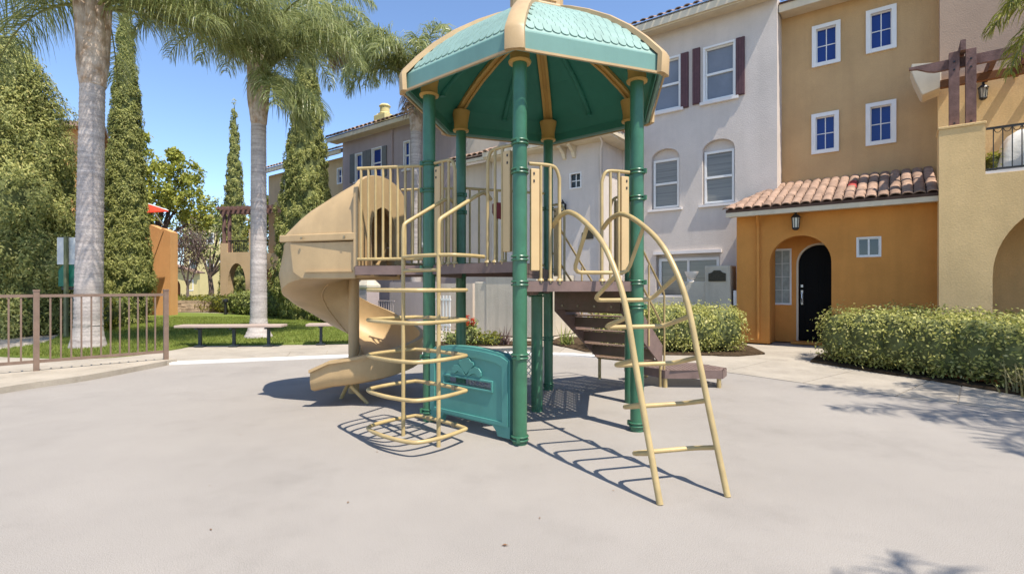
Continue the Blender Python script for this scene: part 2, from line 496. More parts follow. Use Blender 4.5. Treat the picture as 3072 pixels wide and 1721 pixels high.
# raised concrete band that carries the fence
FP0, FP1 = Vector((-5.62, 8.27, 0)), Vector((-6.68, 7.15, 0)); FD = (FP1 - FP0).normalized(); FNL = Vector((-FD.y, FD.x, 0))
band_in = [EDGE[k % len(EDGE)] for k in range(120, 161)]
band = [(-5.46, 8.30)] + [(p[0] - 0.004, p[1]) for p in reversed(band_in)] + [(-6.4, 1.5), (-13.0, 0.2), (-11.2, 2.2), (-9.2, 4.35), (-7.6, 6.1), (-6.85, 7.25), (-5.68, 8.46)]
flat('fence_kerb', band, 0.075, 'concrete_curb', thick=0.1)

# lawn and grass
lawn_pts = [(-9.95, 9.9), (-9.4, 9.25), (-8.5, 9.0), (-7.46, 8.9), (-6.9, 9.3), (-6.75, 10.2), (-6.6, 10.85), (-5.2, 11.0), (-3.6, 11.25), (-2.2, 11.9),
            (-2.3, 13.6), (-4.6, 16.4), (-7.6, 19), (-12, 22.8), (-16.3, 24.3), (-15.6, 20.2), (-14.4, 17.6), (-12.8, 14.6), (-11.4, 12.8), (-10.3, 11.2)]
LAWN = [(p.x, p.y) for p in catmull([(x, y, 0) for x, y in lawn_pts], 5, True)]
flat('lawn', LAWN, 0.03, 'turf', thick=0.06)
def inside(poly, P):
    x, y = P[:, 0], P[:, 1]; c = np.zeros(len(P), bool); n = len(poly)
    for i in range(n):
        (x1, y1), (x2, y2) = poly[i], poly[(i + 1) % n]
        if y1 == y2: continue
        c ^= ((y1 > y) != (y2 > y)) & (x < (x2 - x1) * (y - y1) / (y2 - y1) + x1)
    return c
Pg = np.column_stack([RNG.uniform(-16.5, -2, 150000), 8.8 + RNG.power(0.55, 150000) * 12])
Pg = Pg[inside(LAWN, Pg)]
ng = len(Pg); ang = RNG.uniform(0, 2 * np.pi, ng); hh = RNG.uniform(.025, .06, ng); lean = RNG.normal(0, .018, (ng, 2)); ww = RNG.uniform(.004, .008, ng)
b0 = np.column_stack([Pg, np.full(ng, .028)]); dv = np.column_stack([np.cos(ang) * ww, np.sin(ang) * ww, np.zeros(ng)])
V = np.stack([b0 - dv, b0 + dv, b0 + np.column_stack([lean, hh])], 1).reshape(-1, 3)
g = raw_mesh('grass', V, np.arange(ng * 3).reshape(-1, 3), 'grass_blade')
tag(g, 'short mown green grass covering the lawn', 'grass', kind='stuff')

# planting beds
flat('planting_bed', [(4.98, 8.5), (5.42, 7.2), (5.86, 5.82), (6.6, 4.4), (8.6, 3.8), (9.4, 6.8), (7.85, 8.75), (7.4, 9.5), (6.6, 9.9), (5.6, 9.3)], 0.025, 'soil', thick=0.06)
flat('planting_bed', [(1.4, 9.75), (2.5, 9.33), (4.1, 9.2), (4.72, 9.5), (4.95, 10.5), (5.0, 11.3), (3.8, 12.2), (1.2, 12.6), (0.8, 11.3)], 0.025, 'soil', thick=0.06)
flat('planting_bed', [(-1.6, 10.75), (0.6, 10.85), (0.7, 11.6), (-1.8, 11.5)], 0.025, 'soil', thick=0.06)

# ------------------------------------------------------------------ play structure
HC = Vector((0.252, 5.14, 0)); HR = 1.093
def hexp(i, r=HR, z=0.0):
    a = R(-100 + 60 * (i - 1)); return HC + Vector((r * math.cos(a), r * math.sin(a), z))
P = [None] + [hexp(i) for i in range(1, 7)]
play = thing('play_structure', HC, 'green and tan playground climbing frame with hexagonal canopy, spiral slide and climbers', 'play structure')
Z_HI, Z_LO = 1.455, 1.30
PR = 0.058

# posts with clamp rings
ring_mb = MB()
for dz in (-0.014, 0.014):
    ring_mb.tube([(math.cos(2 * math.pi * k / 24) * (PR + 0.006), math.sin(2 * math.pi * k / 24) * (PR + 0.006), dz) for k in range(24)], 0.0085, 6, closed=True)
for s in (-1, 1): ring_mb.obox((s * (PR + 0.017), 0, 0), (0.013, 0, 0), (0, 0.012, 0), (0, 0, 0.02))
RING = proto_mesh(ring_mb, 'clamp_ring', 'post_green', 50)
clamps = {1: (2.40, 2.17, 1.48, 1.28, 0.70, 0.05), 2: (2.25, 2.02, 1.29, 1.08, 0.06), 3: (2.2, 1.29), 4: (2.2, 1.45, 0.62, 0.06), 5: (2.30, 2.10, 1.43), 6: (2.40, 2.15, 1.43, 0.60, 0.10)}
for i in range(1, 7):
    mb = MB(); mb.lathe((P[i].x, P[i].y, 0), [(PR, -0.05), (PR, 3.09)], 28)
    po = mb.build('post', 'post_green', play, smooth=40)
    for z in clamps[i]:
        inst(RING, 'clamp_ring', po, Matrix.Translation((P[i].x, P[i].y, z)) @ Matrix.Rotation(R(20 + 60 * i), 4, 'Z'))
mb = MB(); mb.lathe((HC.x, HC.y, 0), [(PR, -0.05), (PR, 1.25)], 24)
po = mb.build('post', 'post_green', play, smooth=40)
inst(RING, 'clamp_ring', po, Matrix.Translation((HC.x, HC.y, 1.17)))

# canopy ------------------------------------------------------
CPROF = [(1.315, 3.205), (1.20, 3.345), (1.05, 3.49), (0.85, 3.645), (0.62, 3.785), (0.42, 3.885), (0.30, 3.935)]
def cpt(ang, r, z): return Vector((HC.x + r * math.cos(R(ang)), HC.y + r * math.sin(R(ang)), z))
def cprof(t):
    """canopy profile by fraction of its length"""
    seg = [math.dist(CPROF[i], CPROF[i + 1]) for i in range(len(CPROF) - 1)]; tot = sum(seg); s = t * tot
    for i, l in enumerate(seg):
        if s <= l or i == len(seg) - 1:
            k = s / l; a, b = CPROF[i], CPROF[i + 1]
            return (a[0] + (b[0] - a[0]) * k, a[1] + (b[1] - a[1]) * k)
        s -= l
sh = MB()
outl = [(-.5, 0.10), (-.5, 0.02), (-.42, -.012), (-.25, -.030), (0, -.036), (.25, -.030), (.42, -.012), (.5, 0.02), (.5, 0.10)]
sh.prism([outl], lambda a, d, z: (a, z * .7, d), 0.0055, -0.004)
SHING = proto_mesh(sh, 'shingle', 'teal_roof')
for i in range(1, 7):
    a0, a1 = -100 + 60 * (i - 1), -100 + 60 * i
    mb = MB()
    rings = []
    for (r, z) in CPROF: rings.append([cpt(a0, r, z), cpt(a1, r, z), cpt(a1, r - 0.03, z - 0.035), cpt(a0, r - 0.03, z - 0.035)])
    mb.sweep(rings)
    pan = mb.build('roof_panel', 'teal_roof', play)
    # fascia band
    fb = MB(); rows = []
    for (r, z) in ((1.315, 3.207), (1.335, 3.19), (1.335, 3.055), (1.325, 3.04), (1.30, 3.04), (1.29, 3.06), (1.285, 3.19)):
        rows.append((r, z))
    fb.sweep([[cpt(a0, r, z) for r, z in rows], [cpt(a1, r, z) for r, z in rows]])
    fb.build('fascia', 'teal_fascia', play, bevel=0.006)
    lip = MB(); lip.bar(cpt(a0, 1.345, 3.04), cpt(a1, 1.345, 3.04), 0.016, 0.018)
    lip.build('fascia_lip', 'tan_plastic', play)
    # shingles
    row = 0; t = 0.045; tot = sum(math.dist(CPROF[k], CPROF[k + 1]) for k in range(len(CPROF) - 1))
    joined = MB()
    while t < 0.97:
        r, z = cprof(t); r2, z2 = cprof(min(1, t + 0.05))
        A, B = cpt(a0, r, z), cpt(a1, r, z); A2, B2 = cpt(a0, r2, z2), cpt(a1, r2, z2)
        ex = (B - A).normalized(); ey = ((A2 + B2) / 2 - (A + B) / 2).normalized(); ez = ex.cross(ey)
        if ez.z < 0: ez = -ez
        side = (B - A).length - 0.16; n = max(2, round(side / 0.074)); w = side / n
        off = 0.5 * w if row % 2 else 0.0
        cnt = n if not row % 2 else n - 1
        for k in range(cnt):
            c = A + ex * (0.08 + off + (k + 0.5) * w) + ez * 0.004
            M = frame_mat(c, ex * w * 0.96, ey, (ez + ey * -0.10).normalized())
            if (i == 1 or (i == 6 and t < .55)): inst(SHING, 'shingle', pan, M)
            else:
                b = len(joined.v)
                joined.v.extend([tuple(M @ Vector(v)) for v in sh.v]); joined.f.extend([tuple(q + b for q in f) for f in sh.f])
        t += 0.062 / tot; row += 1
    if joined.v:
        js = joined.build('shingles', 'teal_roof', pan); js['kind'] = 'stuff'
    # underside shell and stiffening rib
    ub = MB(); rings = []
    for (r, z) in CPROF: rings.append([cpt(a0, r - .05, z - 0.05), cpt(a1, r - .05, z - 0.05), cpt(a1, r - .055, z - 0.062), cpt(a0, r - .055, z - 0.062)])
    rings.insert(0, [cpt(a0, 1.28, 3.06), cpt(a1, 1.28, 3.06), cpt(a1, 1.27, 3.06), cpt(a0, 1.27, 3.06)])
    ub.sweep(rings); un = ub.build('underside', 'green_shell', play)
    rb = MB(); am = (a0 + a1) / 2; k = math.cos(R(30))
    rb.tube([cpt(am, (r - .06) * k, z - 0.065) for r, z in [(1.20, 3.30)] + CPROF[1:]], 0.03, 8)
    rb.build('stiffening_rib', 'green_shell', un, smooth=50)
for i in range(1, 7):
    a = -100 + 60 * (i - 1); tng = Vector((-math.sin(R(a)), math.cos(R(a)), 0))
    # ridge cap
    prof = [(1.345, 3.035), (1.352, 3.19), (1.33, 3.225)] + [(r + 0.004, z + 0.022) for r, z in CPROF[1:]]
    rings = []
    for j, (r, z) in enumerate(prof):
        w = 0.078 - 0.022 * j / len(prof); p = cpt(a, r, z)
        p0, p1 = Vector((*prof[max(j - 1, 0)], 0)), Vector((*prof[min(j + 1, len(prof) - 1)], 0)); tt = (p1 - p0).normalized(); nn = Vector((tt.y, -tt.x, 0))
        rad = Vector((math.cos(R(a)), math.sin(R(a)), 0)); o3 = rad * nn.x + UP * nn.y
        if o3.dot(rad + UP * 0.5) < 0: o3 = -o3
        rings.append([p - tng * w - o3 * 0.035, p - tng * w * .98 + o3 * 0.004, p - tng * w * .55 + o3 * 0.016, p + tng * w * .55 + o3 * 0.016, p + tng * w * .98 + o3 * 0.004, p + tng * w - o3 * 0.035])
    mb = MB(); mb.sweep(rings); mb.build('ridge_cap', 'tan_plastic', play, smooth=35)
    # rafter under the ridge
    raf = [(1.16, 3.235)] + [(r - .07, z - 0.085) for r, z in CPROF[1:]]
    rings = []
    for (r, z) in raf:
        p = cpt(a, r, z); w = 0.052
        rings.append([p - tng * w - UP * .028, p - tng * w + UP * .03, p + tng * w + UP * .03, p + tng * w - UP * .028, p + tng * .022 - UP * .028, p + tng * .022 - UP * .005, p - tng * .022 - UP * .005, p - tng * .022 - UP * .028])
    mb = MB(); mb.sweep(rings); rf = mb.build('rafter', 'rafter_tan', play)
    cp = MB(); q = P[i]
    cp.lathe((q.x, q.y, 0), [(PR + .030, 3.03), (PR + .034, 3.045), (PR + .022, 3.06), (PR + .020, 3.12), (PR + .045, 3.26)], 18)
    cp.build('socket', 'rafter_tan', rf, smooth=40)
# cupola
mb = MB(); rings = []
for (r, z) in ((0.36, 3.90), (0.36, 3.955), (0.325, 3.965), (0.285, 3.99), (0.285, 4.22), (0.33, 4.25), (0.33, 4.29), (0.05, 4.5)):
    rings.append([cpt(-100 + 60 * k, r, z) for k in range(6)])
mb.sweep(rings); cu = mb.build('cupola', 'tan_plastic', play, bevel=0.008)
for k in range(6):
    mb = MB(); am = -100 + 60 * k + 30; c = cpt(am, 0.285 * math.cos(R(30)) + 0.004, 4.1); tg = Vector((-math.sin(R(am)), math.cos(R(am)), 0)); rd = Vector((math.cos(R(am)), math.sin(R(am)), 0))
    mb.obox(c, tg * 0.10, rd * 0.006, UP * 0.085); mb.build('louvre', 'tan_panel', cu)

# perforated plates ------------------------------------------
def perforated(mb, poly, z, cell=0.062, th=0.012, ex=None):
    """plate with slotted holes, laid out along ex inside a convex polygon"""
    ex = Vector(ex).normalized(); ey = Vector((-ex.y, ex.x, 0)); o = poly[0]
    loc = [((p - o).dot(ex), (p - o).dot(ey)) for p in poly]
    u0, u1 = min(p[0] for p in loc), max(p[0] for p in loc); v0, v1 = min(p[1] for p in loc), max(p[1] for p in loc)
    area = sum(loc[i - 1][0] * loc[i][1] - loc[i][0] * loc[i - 1][1] for i in range(len(loc)))
    sg = 1 if area > 0 else -1
    def dist(u, v):
        m = 9
        for i in range(len(loc)):
            (ax, ay), (bx, by) = loc[i - 1], loc[i]; l = math.hypot(bx - ax, by - ay)
            m = min(m, sg * ((bx - ax) * (v - ay) - (by - ay) * (u - ax)) / l)
        return m
    nu, nv = int((u1 - u0) / cell) + 1, int((v1 - v0) / cell) + 1
    W = lambda u, v, zz: (o + ex * u + ey * v) + UP * (zz - o.z)
    for i in range(nu):
        for j in range(nv):
            cu_, cv = u0 + (i + .5) * cell, v0 + (j + .5) * cell
            dd = dist(cu_, cv)
            if dd < 0.0: continue
            h = cell / 2
            O4 = [(cu_ - h, cv - h), (cu_ + h, cv - h), (cu_ + h, cv + h), (cu_ - h, cv + h)]
            if dd < cell * 0.8:
                mb.add([W(*p, z) for p in O4], [(0, 1, 2, 3)])
            else:
                hx, hy = h * 0.34, h * 0.66
                I4 = [(cu_ - hx, cv - hy), (cu_ + hx, cv - hy), (cu_ + hx, cv + hy), (cu_ - hx, cv + hy)]
                mb.add([W(*p, z) for p in O4 + I4] + [W(*p, z - th) for p in I4],
                       [(0, 1, 5, 4), (1, 2, 6, 5), (2, 3, 7, 6), (3, 0, 4, 7), (4, 5, 9, 8), (5, 6, 10, 9), (6, 7, 11, 10), (7, 4, 8, 11)])
    return mb
def plain_build(mb, name, m, parent):
    me = bpy.data.meshes.new(name); o3 = np.array(ORI[parent]); me.from_pydata((np.array(mb.v) - o3).tolist(), [], mb.f)
    me.materials.append(MATS[m]); o = bpy.data.objects.new(name, me); COL.objects.link(o); o.parent = parent; ORI[o] = ORI[parent]; return o

def deck(poly, z, ex):
    mb = MB(); perforated(mb, poly, z, 0.058, 0.02, ex)
    d = plain_build(mb, 'deck', 'deck_brown', play)
    fb = MB(); n = len(poly)
    for i in range(n):
        a, b = poly[i], poly[(i + 1) % n]
        fb.bar(a + UP * (z - 0.045), b + UP * (z - 0.045), 0.02, 0.085)
    fb.build('deck_frame', 'deck_brown', d)
    return d
d_hi = deck([P[6], P[1], P[4], P[5]], Z_HI, P[1] - P[6])
d_lo = deck([P[1], P[2], P[3], P[4]], Z_LO, P[2] - P[1])
mb = MB(); rsr = P[4] - P[1]; off = Vector((0.03, 0.0, 0))
mb.bar(P[1] + UP * 1.38, P[4] + UP * 1.38, 0.012, 0.10); mb.build('deck_riser', 'deck_brown', play)
# deck joists under the plates
for a, b, z in ((P[6], P[5], Z_HI), (P[1], P[4], Z_LO - .02), (P[2], P[3], Z_LO)):
    mb = MB(); mb.bar(a + UP * (z - .075), b + UP * (z - .075), 0.05, 0.06); mb.build('joist', 'deck_brown', play)
# landing towards the slide
WD = ((P[5] + P[6]) / 2 - HC).normalized(); EXT = 0.74
E5, E6 = P[5] + WD * EXT, P[6] + WD * EXT
deck([P[6], P[5], E5, E6], Z_HI - 0.001, WD)

# barriers ---------------------------------------------------
BAL = 0.0125
def barrier(a, b, z, rail_to_post=True, n=8, h=0.93, r=0.0155):
    """full barrier between two points: rails + balusters"""
    t = (b - a).normalized(); a2, b2 = a + t * 0.05, b - t * 0.05
    mb = MB(); mb.tube([a2 + UP * (z + h), b2 + UP * (z + h)], r, 10); mb.tube([a2 + UP * (z + 0.06), b2 + UP * (z + 0.06)], r, 10)
    o = mb.build('barrier', 'tan_metal', play, smooth=50)
    for k in range(n):
        p = a2 + (b2 - a2) * ((k + 0.5) / n); bb = MB(); bb.tube([p + UP * (z + 0.06), p + UP * (z + h)], BAL, 8); bb.build('baluster', 'tan_metal', o, smooth=50)
    return o
def wing(post, toward, z, w=0.24, nb=2, h=0.94, strip=0.075):
    """short guard beside an opening: solid strip next to the post, balusters, top rail with a rounded corner"""
    t = (toward - post).normalized(); nrm = Vector((-t.y, t.x, 0)); s0 = PR + 0.02; end = s0 + w
    pts = [post + t * s0 + UP * (z + h), post + t * (end - 0.09) + UP * (z + h), post + t * (end - 0.03) + UP * (z + h - 0.025), post + t * end + UP * (z + h - 0.10), post + t * end + UP * (z - 0.03)]
    mb = MB(); mb.tube(catmull(pts[:-1], 5) + [pts[-1]], 0.0145, 10)
    mb.lathe((*(post + t * end).xy, z), [(0.03, 0.0), (0.02, 0.02)], 10)
    o = mb.build('barrier', 'tan_metal', play, smooth=50)
    sp = MB(); sp.obox(post + t * (s0 + strip / 2 + 0.012) + UP * (z + h / 2 + 0.02), t * strip / 2, nrm * 0.018, UP * (h / 2 - 0.06)); so = sp.build('side_panel', 'tan_panel', o, bevel=0.006)
    bo = MB()
    for zz in (0.86, 0.80): bo.obox(post + t * (s0 + strip / 2) + UP * (z + zz) - nrm * 0.0, t * 0.006, nrm * 0.022, UP * 0.010)
    bo.build('bolt_slot', 'dark_metal', so)
    for k in range(nb):
        p = post + t * (s0 + strip + 0.03 + (w - strip - 0.03) * k / nb); bb = MB(); bb.tube([p + UP * (z - 0.02), p + UP * (z + h)], BAL, 8)
        bb.lathe((p.x, p.y, z), [(0.028, 0.0), (0.018, 0.02)], 8)
        bb.build('baluster', 'tan_metal', o, smooth=50)
    return o
wing(P[6], P[1], Z_HI, 0.27); wing(P[1], P[6], Z_HI, 0.27)
wing(P[1], P[2], Z_LO, 0.27); wing(P[2], P[1], Z_LO, 0.27)
barrier(P[4], P[5], Z_HI, n=9); barrier(P[2], P[3], Z_LO, n=8)
bf = barrier(P[6], E6 + WD * 0.03, Z_HI, n=9); barrier(E5 + WD * .03, P[5], Z_HI, n=8)
wing(P[3], P[4], Z_LO, 0.16, 1); wing(P[4], P[3], Z_LO, 0.16, 1)
# red play panel on the back barrier
pm = P[4] + (P[5] - P[4]) * 0.575; t45 = (P[5] - P[4]).normalized(); n45 = Vector((-t45.y, t45.x, 0))
rp = MB(); rp.prism([[(-.10, -.15), (.075, -.12), (.10, -.06), (.10, .04), (.06, .06), (-.02, .06), (-.03, .16), (-.10, .16)]], lambda a, d, z: pm + t45 * a + n45 * d + UP * (Z_HI + 0.72 + z), 0.03, 0.055)
ro = rp.build('play_panel', 'red_plastic', play, bevel=0.004); ro['label'] = 'dark red play panel on the back barrier'
kb = MB(); kb.obox(pm + UP * (Z_HI + 0.70) - t45 * 0.05 - n45 * -0.025, t45 * 0.012, n45 * 0.006, UP * 0.012); kb.build('badge', 'sign_white', ro)

# teal activity panel under the upper deck ---------------------
t61 = (P[1] - P[6]).normalized(); n61 = Vector((t61.y, -t61.x, 0)); L61 = (P[1] - P[6]).length
def FP(a, d, z): return P[6] + t61 * a + n61 * d + UP * z
a0, a1 = 0.05, L61 - 0.075; w = a1 - a0
top = [(a1, 0.66)] + [(a0 + w * (1 - s), 0.675 + 0.062 * math.sin(math.pi * s) ** 0.5) for s in [k / 14 for k in range(1, 14)]] + [(a0, 0.66)]
outer = [(a0, 0.03), (a0 + .13, 0.03), (a0 + .15, 0.07), (a0 + .19, 0.11), (a1 - .19, 0.11), (a1 - .15, 0.07), (a1 - .13, 0.03), (a1, 0.03)] + top
slot = rect(a0 + 0.20, a1 - 0.20, 0.395, 0.455)
mb = MB(); mb.prism([outer, slot], FP, 0.035, -0.035)
ap = mb.build('activity_panel', 'teal_panel', play, bevel=0.010)
# raised rim
rim_o = [(a0 + .012, 0.05), (a0 + .012, 0.655)] + [(p[0], p[1] - 0.012) for p in reversed(top[1:-1])] + [(a1 - .012, 0.655), (a1 - .012, 0.05)]
def inset_top(k): return [(a0 + .075 + (w - .15) * s, 0.605 + 0.045 * math.sin(math.pi * s) ** .5) for s in [q / 12 for q in range(13)]]
loop_in = [(a0 + .075, 0.155)] + inset_top(0) + [(a1 - .075, 0.155)]
rim_out = [(a0 + .015, 0.125)] + [(a0 + .015 + (w - .03) * s, 0.655 + 0.06 * math.sin(math.pi * s) ** .5) for s in [q / 12 for q in range(13)]] + [(a1 - .015, 0.125)]
mb = MB(); mb.prism([rim_out, loop_in], FP, 0.048, 0.030); mb.build('rim', 'teal_panel', ap, bevel=0.008)
mb = MB(); mb.prism([rect(a0 + .18, a1 - .18, 0.375, 0.475), slot], FP, 0.047, 0.030); mb.build('slot_frame', 'teal_panel', ap, bevel=0.005)
ac = (a0 + a1) / 2
petal = [(ac + 0.0, 0.495)] + [(ac + x, z) for x, z in ((.055, .545), (.095, .585), (.088, .612), (.055, .618), (.04, .64), (.0, .648), (-.04, .64), (-.055, .618), (-.088, .612), (-.095, .585), (-.055, .545))]
mb = MB(); mb.prism([petal], FP, 0.050, 0.030); mb.build('emblem_petal', 'teal_panel', ap, bevel=0.006)
for s in (-1, 1):
    lf = [(ac + s * x, z) for x, z in ((.012, .492), (.05, .545), (.10, .572), (.15, .565), (.178, .535), (.176, .500), (.150, .488), (.128, .502), (.105, .516), (.07, .508), (.035, .49))]
    mb = MB(); mb.prism([lf], FP, 0.050, 0.030); mb.build('emblem_petal', 'teal_panel', ap, bevel=0.006)
# low lattice panel at the back
lt = MB(); La = P[4] + t45 * 0.07; Lw = 0.92
for k in range(-6, 14):
    for sg in (1, -1):
        x0 = k * 0.075; p0, p1 = [x0, 0.10], [x0 + sg * 0.40, 0.50]
        # clip to the panel
        def clipx(p, q):
            out = []
            for (u, v), (s_, t_) in ((p, q), (q, p)):
                if u < 0: f = (0 - u) / (s_ - u); u, v = 0, v + (t_ - v) * f
                if u > Lw: f = (Lw - u) / (s_ - u); u, v = Lw, v + (t_ - v) * f
                out.append((u, v))
            return out
        if max(p0[0], p1[0]) <= 0.02 or min(p0[0], p1[0]) >= Lw - 0.02: continue
        c0, c1 = clipx(p0, p1)
        lt.bar(La + t45 * c0[0] + n45 * (0.004 * sg) + UP * c0[1], La + t45 * c1[0] + n45 * (.004 * sg) + UP * c1[1], 0.007, 0.012)
for z in (0.09, 0.51): lt.bar(La + UP * z, La + t45 * Lw + UP * z, 0.022, 0.03)
for x in (0, Lw): lt.bar(La + t45 * x + UP * 0.02, La + t45 * x + UP * 0.52, 0.022, 0.03, up=t45)
lt.build('lattice_panel', 'chain_metal', play)

# loop ladder in front of the P6-P1 opening --------------------
LM = Vector((-0.745, 4.135, 0)); le = Vector((0.755, -0.656, 0)); ln = Vector((-0.656, -0.755, 0))
rails = MB(); TR = 0.0165
for s in (-1, 1):
    b = LM + le * (0.225 * s)
    pts = [b + UP * -0.02, b + UP * 0.9, b + UP * 1.70] + catmull([b + UP * 1.72, b + UP * 1.775 - ln * 0.012, b + UP * 1.81 - ln * 0.06], 4)[1:] + [b + UP * 2.02 - ln * 0.42]
    hook = catmull([pts[-1], b + UP * 2.055 - ln * 0.50, b + UP * 2.045 - ln * 0.55, b + UP * 2.01 - ln * 0.60], 4)[1:]
    rails.tube(pts + hook, TR, 12)
lad = rails.build('loop_ladder', 'tan_metal', play, smooth=50)
loop_bits = [(x, y) for x, y in ((-.33, -.16), (-.29, -.215), (0, -.235), (.29, -.215), (.33, -.16), (.355, 0.05), (.33, .24), (.25, .315), (0, .345), (-.25, .315), (-.33, .24), (-.355, .05))]
for z in (0.115, 0.42, 0.70, 0.985, 1.225):
    pts = catmull([LM + le * x + ln * y + UP * z for x, y in loop_bits], 3, True)
    mb = MB(); mb.tube(pts, 0.0155, 10, closed=True)
    lo = mb.build('rung_loop', 'tan_metal', lad, smooth=50)
    for x in (-.16, .16):
        cl = MB(); cl.bar(LM + le * (x - .02) - ln * 0.228 + UP * z, LM + le * (x + .02) - ln * .228 + UP * z, 0.036, 0.036)
        cl.build('coupling', 'bolt', lo)
mb = MB(); mb.tube([LM + le * -.225 + UP * 1.385, LM + le * .225 + UP * 1.385], 0.0145, 10); mb.build('rung', 'tan_metal', lad, smooth=50)
half = [LM + le * x + ln * y + UP * 1.50 for x, y in ((-.225, 0), (-.10, .03), (.10, .03), (.225, 0), (.33, -.06), (.36, -.20), (.33, -.40))]
mb = MB(); mb.tube(catmull(half, 4), 0.0155, 10); mb.build('rung_loop', 'tan_metal', lad, smooth=50)

# arched climber in front of the P1-P2 opening -----------------
A0, A1 = Vector((0.35, 4.16, 0)), Vector((0.851, 2.927, 0)); aoff = Vector((0.435, 0.11, 0))
aprof = [(-.03, 1.745), (0.03, 1.795), (0.10, 1.825), (0.19, 1.825), (0.32, 1.755), (0.50, 1.60), (0.625, 1.42), (0.735, 1.16), (0.82, 0.79), (0.905, 0.41), (1.0, 0.0)]
def arc_at(q):
    c = catmull([(x, z, 0) for x, z in aprof], 10); return c[min(int(q * (len(c) - 1)), len(c) - 1)]
ACURVE = catmull([(x, z, 0) for x, z in aprof], 8)
rails = MB(); rails_pts = []
for k in (0, 1):
    pts = [A0 + (A1 - A0) * c.x + aoff * k + UP * c.y for c in ACURVE]
    rails.tube(pts, 0.0195, 12)
ac_o = rails.build('arch_climber', 'tan_metal', play, smooth=50)
ah = (A1 - A0).normalized(); alen = (A1 - A0).length; ae = aoff.normalized(); aw = aoff.length
def on_arc(z):
    for k in range(len(ACURVE) - 1, 0, -1):
        if ACURVE[k].y <= z <= ACURVE[k - 1].y:
            f = (z - ACURVE[k].y) / (ACURVE[k - 1].y - ACURVE[k].y); c = ACURVE[k] + (ACURVE[k - 1] - ACURVE[k]) * f
            tg = (ACURVE[k] - ACURVE[k - 1]); return c, Vector((tg.x * alen, tg.y)).normalized()
    return ACURVE[20], Vector((1, 0))
for z, dep_ in ((0.27, 0.21), (0.54, 0.23), (0.80, 0.25), (1.06, 0.29), (1.33, 0.34), (1.70, 0.40)):
    c, tg = on_arc(z); nrm2 = Vector((-abs(tg.y), -abs(tg.x))) ; nrm2.normalize()
    base = A0 + (A1 - A0) * c.x + UP * c.y
    inn = ah * nrm2.x + UP * nrm2.y
    r_ = 0.06
    pts = [base, base + inn * (dep_ - r_)] + [base + inn * (dep_ - r_ * (1 - math.sin(R(a)))) + ae * (r_ * (1 - math.cos(R(a)))) for a in (30, 60, 90)]
    pts += [base + inn * (dep_ - r_ * (1 - math.cos(R(a)))) + ae * (aw - r_ * (1 - math.sin(R(a)))) for a in (0, 30, 60)] + [base + ae * aw + inn * (dep_ - r_), base + ae * aw]
    mb = MB(); mb.tube(pts, 0.0155, 10); mb.build('rung_loop', 'tan_metal', ac_o, smooth=50)

# stairs down the far side ------------------------------------
t34 = (P[4] - P[3]).normalized(); sn = Vector((t34.y, -t34.x, 0))
if sn.dot(((P[3] + P[4]) / 2 - HC)) < 0: sn = -sn
S0 = P[3] + t34 * 0.11; S1 = P[4] - t34 * 0.11
run, zt, zb = 1.06, Z_LO, 0.32; ns = 5
sb = MB()
for q in (S0, S1):
    poly = [(0.0, zt + 0.02), (0.0, zt - 0.34), (run - .02, zb - 0.06), (run, zb + 0.20)]
    tdir = (S1 - S0).normalized() * (-1 if q is S0 else 1)
    sb.prism([[(-p[0], p[1]) for p in poly]], lambda a, d, z, q=q, td=tdir: q + sn * (-a) + td * d + UP * z, 0.0, 0.018)
st = sb.build('stairs', 'deck_brown', play)
for k in range(ns):
    d0, d1 = run * k / ns, run * (k + 1) / ns; z = zt - (zt - zb) * (k + 1) / ns
    mb = MB(); perforated(mb, [S0 + sn * d0, S0 + sn * d1, S1 + sn * d1, S1 + sn * d0], z, 0.052, 0.018, S1 - S0); plain_build(mb, 'tread', 'stair_brown', st)
    mb = MB(); mb.bar(S0 + sn * (d0 + .004) + UP * (z + (zt - zb) / ns / 2), S1 + sn * (d0 + .004) + UP * (z + (zt - zb) / ns / 2), 0.006, (zt - zb) / ns - 0.07); mb.build('riser', 'stair_brown', st)
mb = MB(); mb.bar(S0 + UP * (zt - 0.20) - sn * 0.016, S1 + UP * (zt - 0.20) - sn * 0.016, 0.012, 0.24); bx = mb.build('stair_header', 'stair_brown', st)
for k in range(4):
    mb = MB(); p = S0 + (S1 - S0) * (0.12 + 0.25 * k) - sn * 0.026 + UP * (zt - .27); mb.lathe((p.x, p.y, p.z), [(0.012, -.012), (0.014, 0), (0.012, .012)], 8); mb.build('bolt', 'bolt', bx, smooth=50)
for q, sgn in ((S0, -1), (S1, 1)):
    out = t34 * (0.03 * sgn)
    for (h0, h1) in ((0.78, 0.86), (0.36, 0.42)):
        mb = MB(); mb.tube([q + out + UP * (zt + h0), q + out + sn * run + UP * (zb + h1)] + ([q + out + sn * (run + 0.02) + UP * (zb + .82), q + out + sn * (run + .02)] if h0 > .5 else []), 0.013, 8)
        mb.build('handrail', 'tan_metal', st, smooth=50)
    mb = MB(); mb.tube([q + out + sn * run * .6 + UP * 0.55, q + out + sn * run * .6 + UP * (zt + (zb - zt) * .6 + .8)], 0.012, 8); mb.build('handrail_post', 'tan_metal', st, smooth=50)
mb = MB(); mb.bar(S0 + sn * run + UP * (zb - .02), S1 + sn * run + UP * (zb - .02), 0.02, 0.06); mb.build('stair_nosing', 'tan_metal', st)
for q in (S0, S1):
    mb = MB(); mb.tube([q + sn * (run - .02), q + sn * (run - .02) + UP * zb], 0.022, 8); mb.build('leg', 'tan_metal', st, smooth=50)
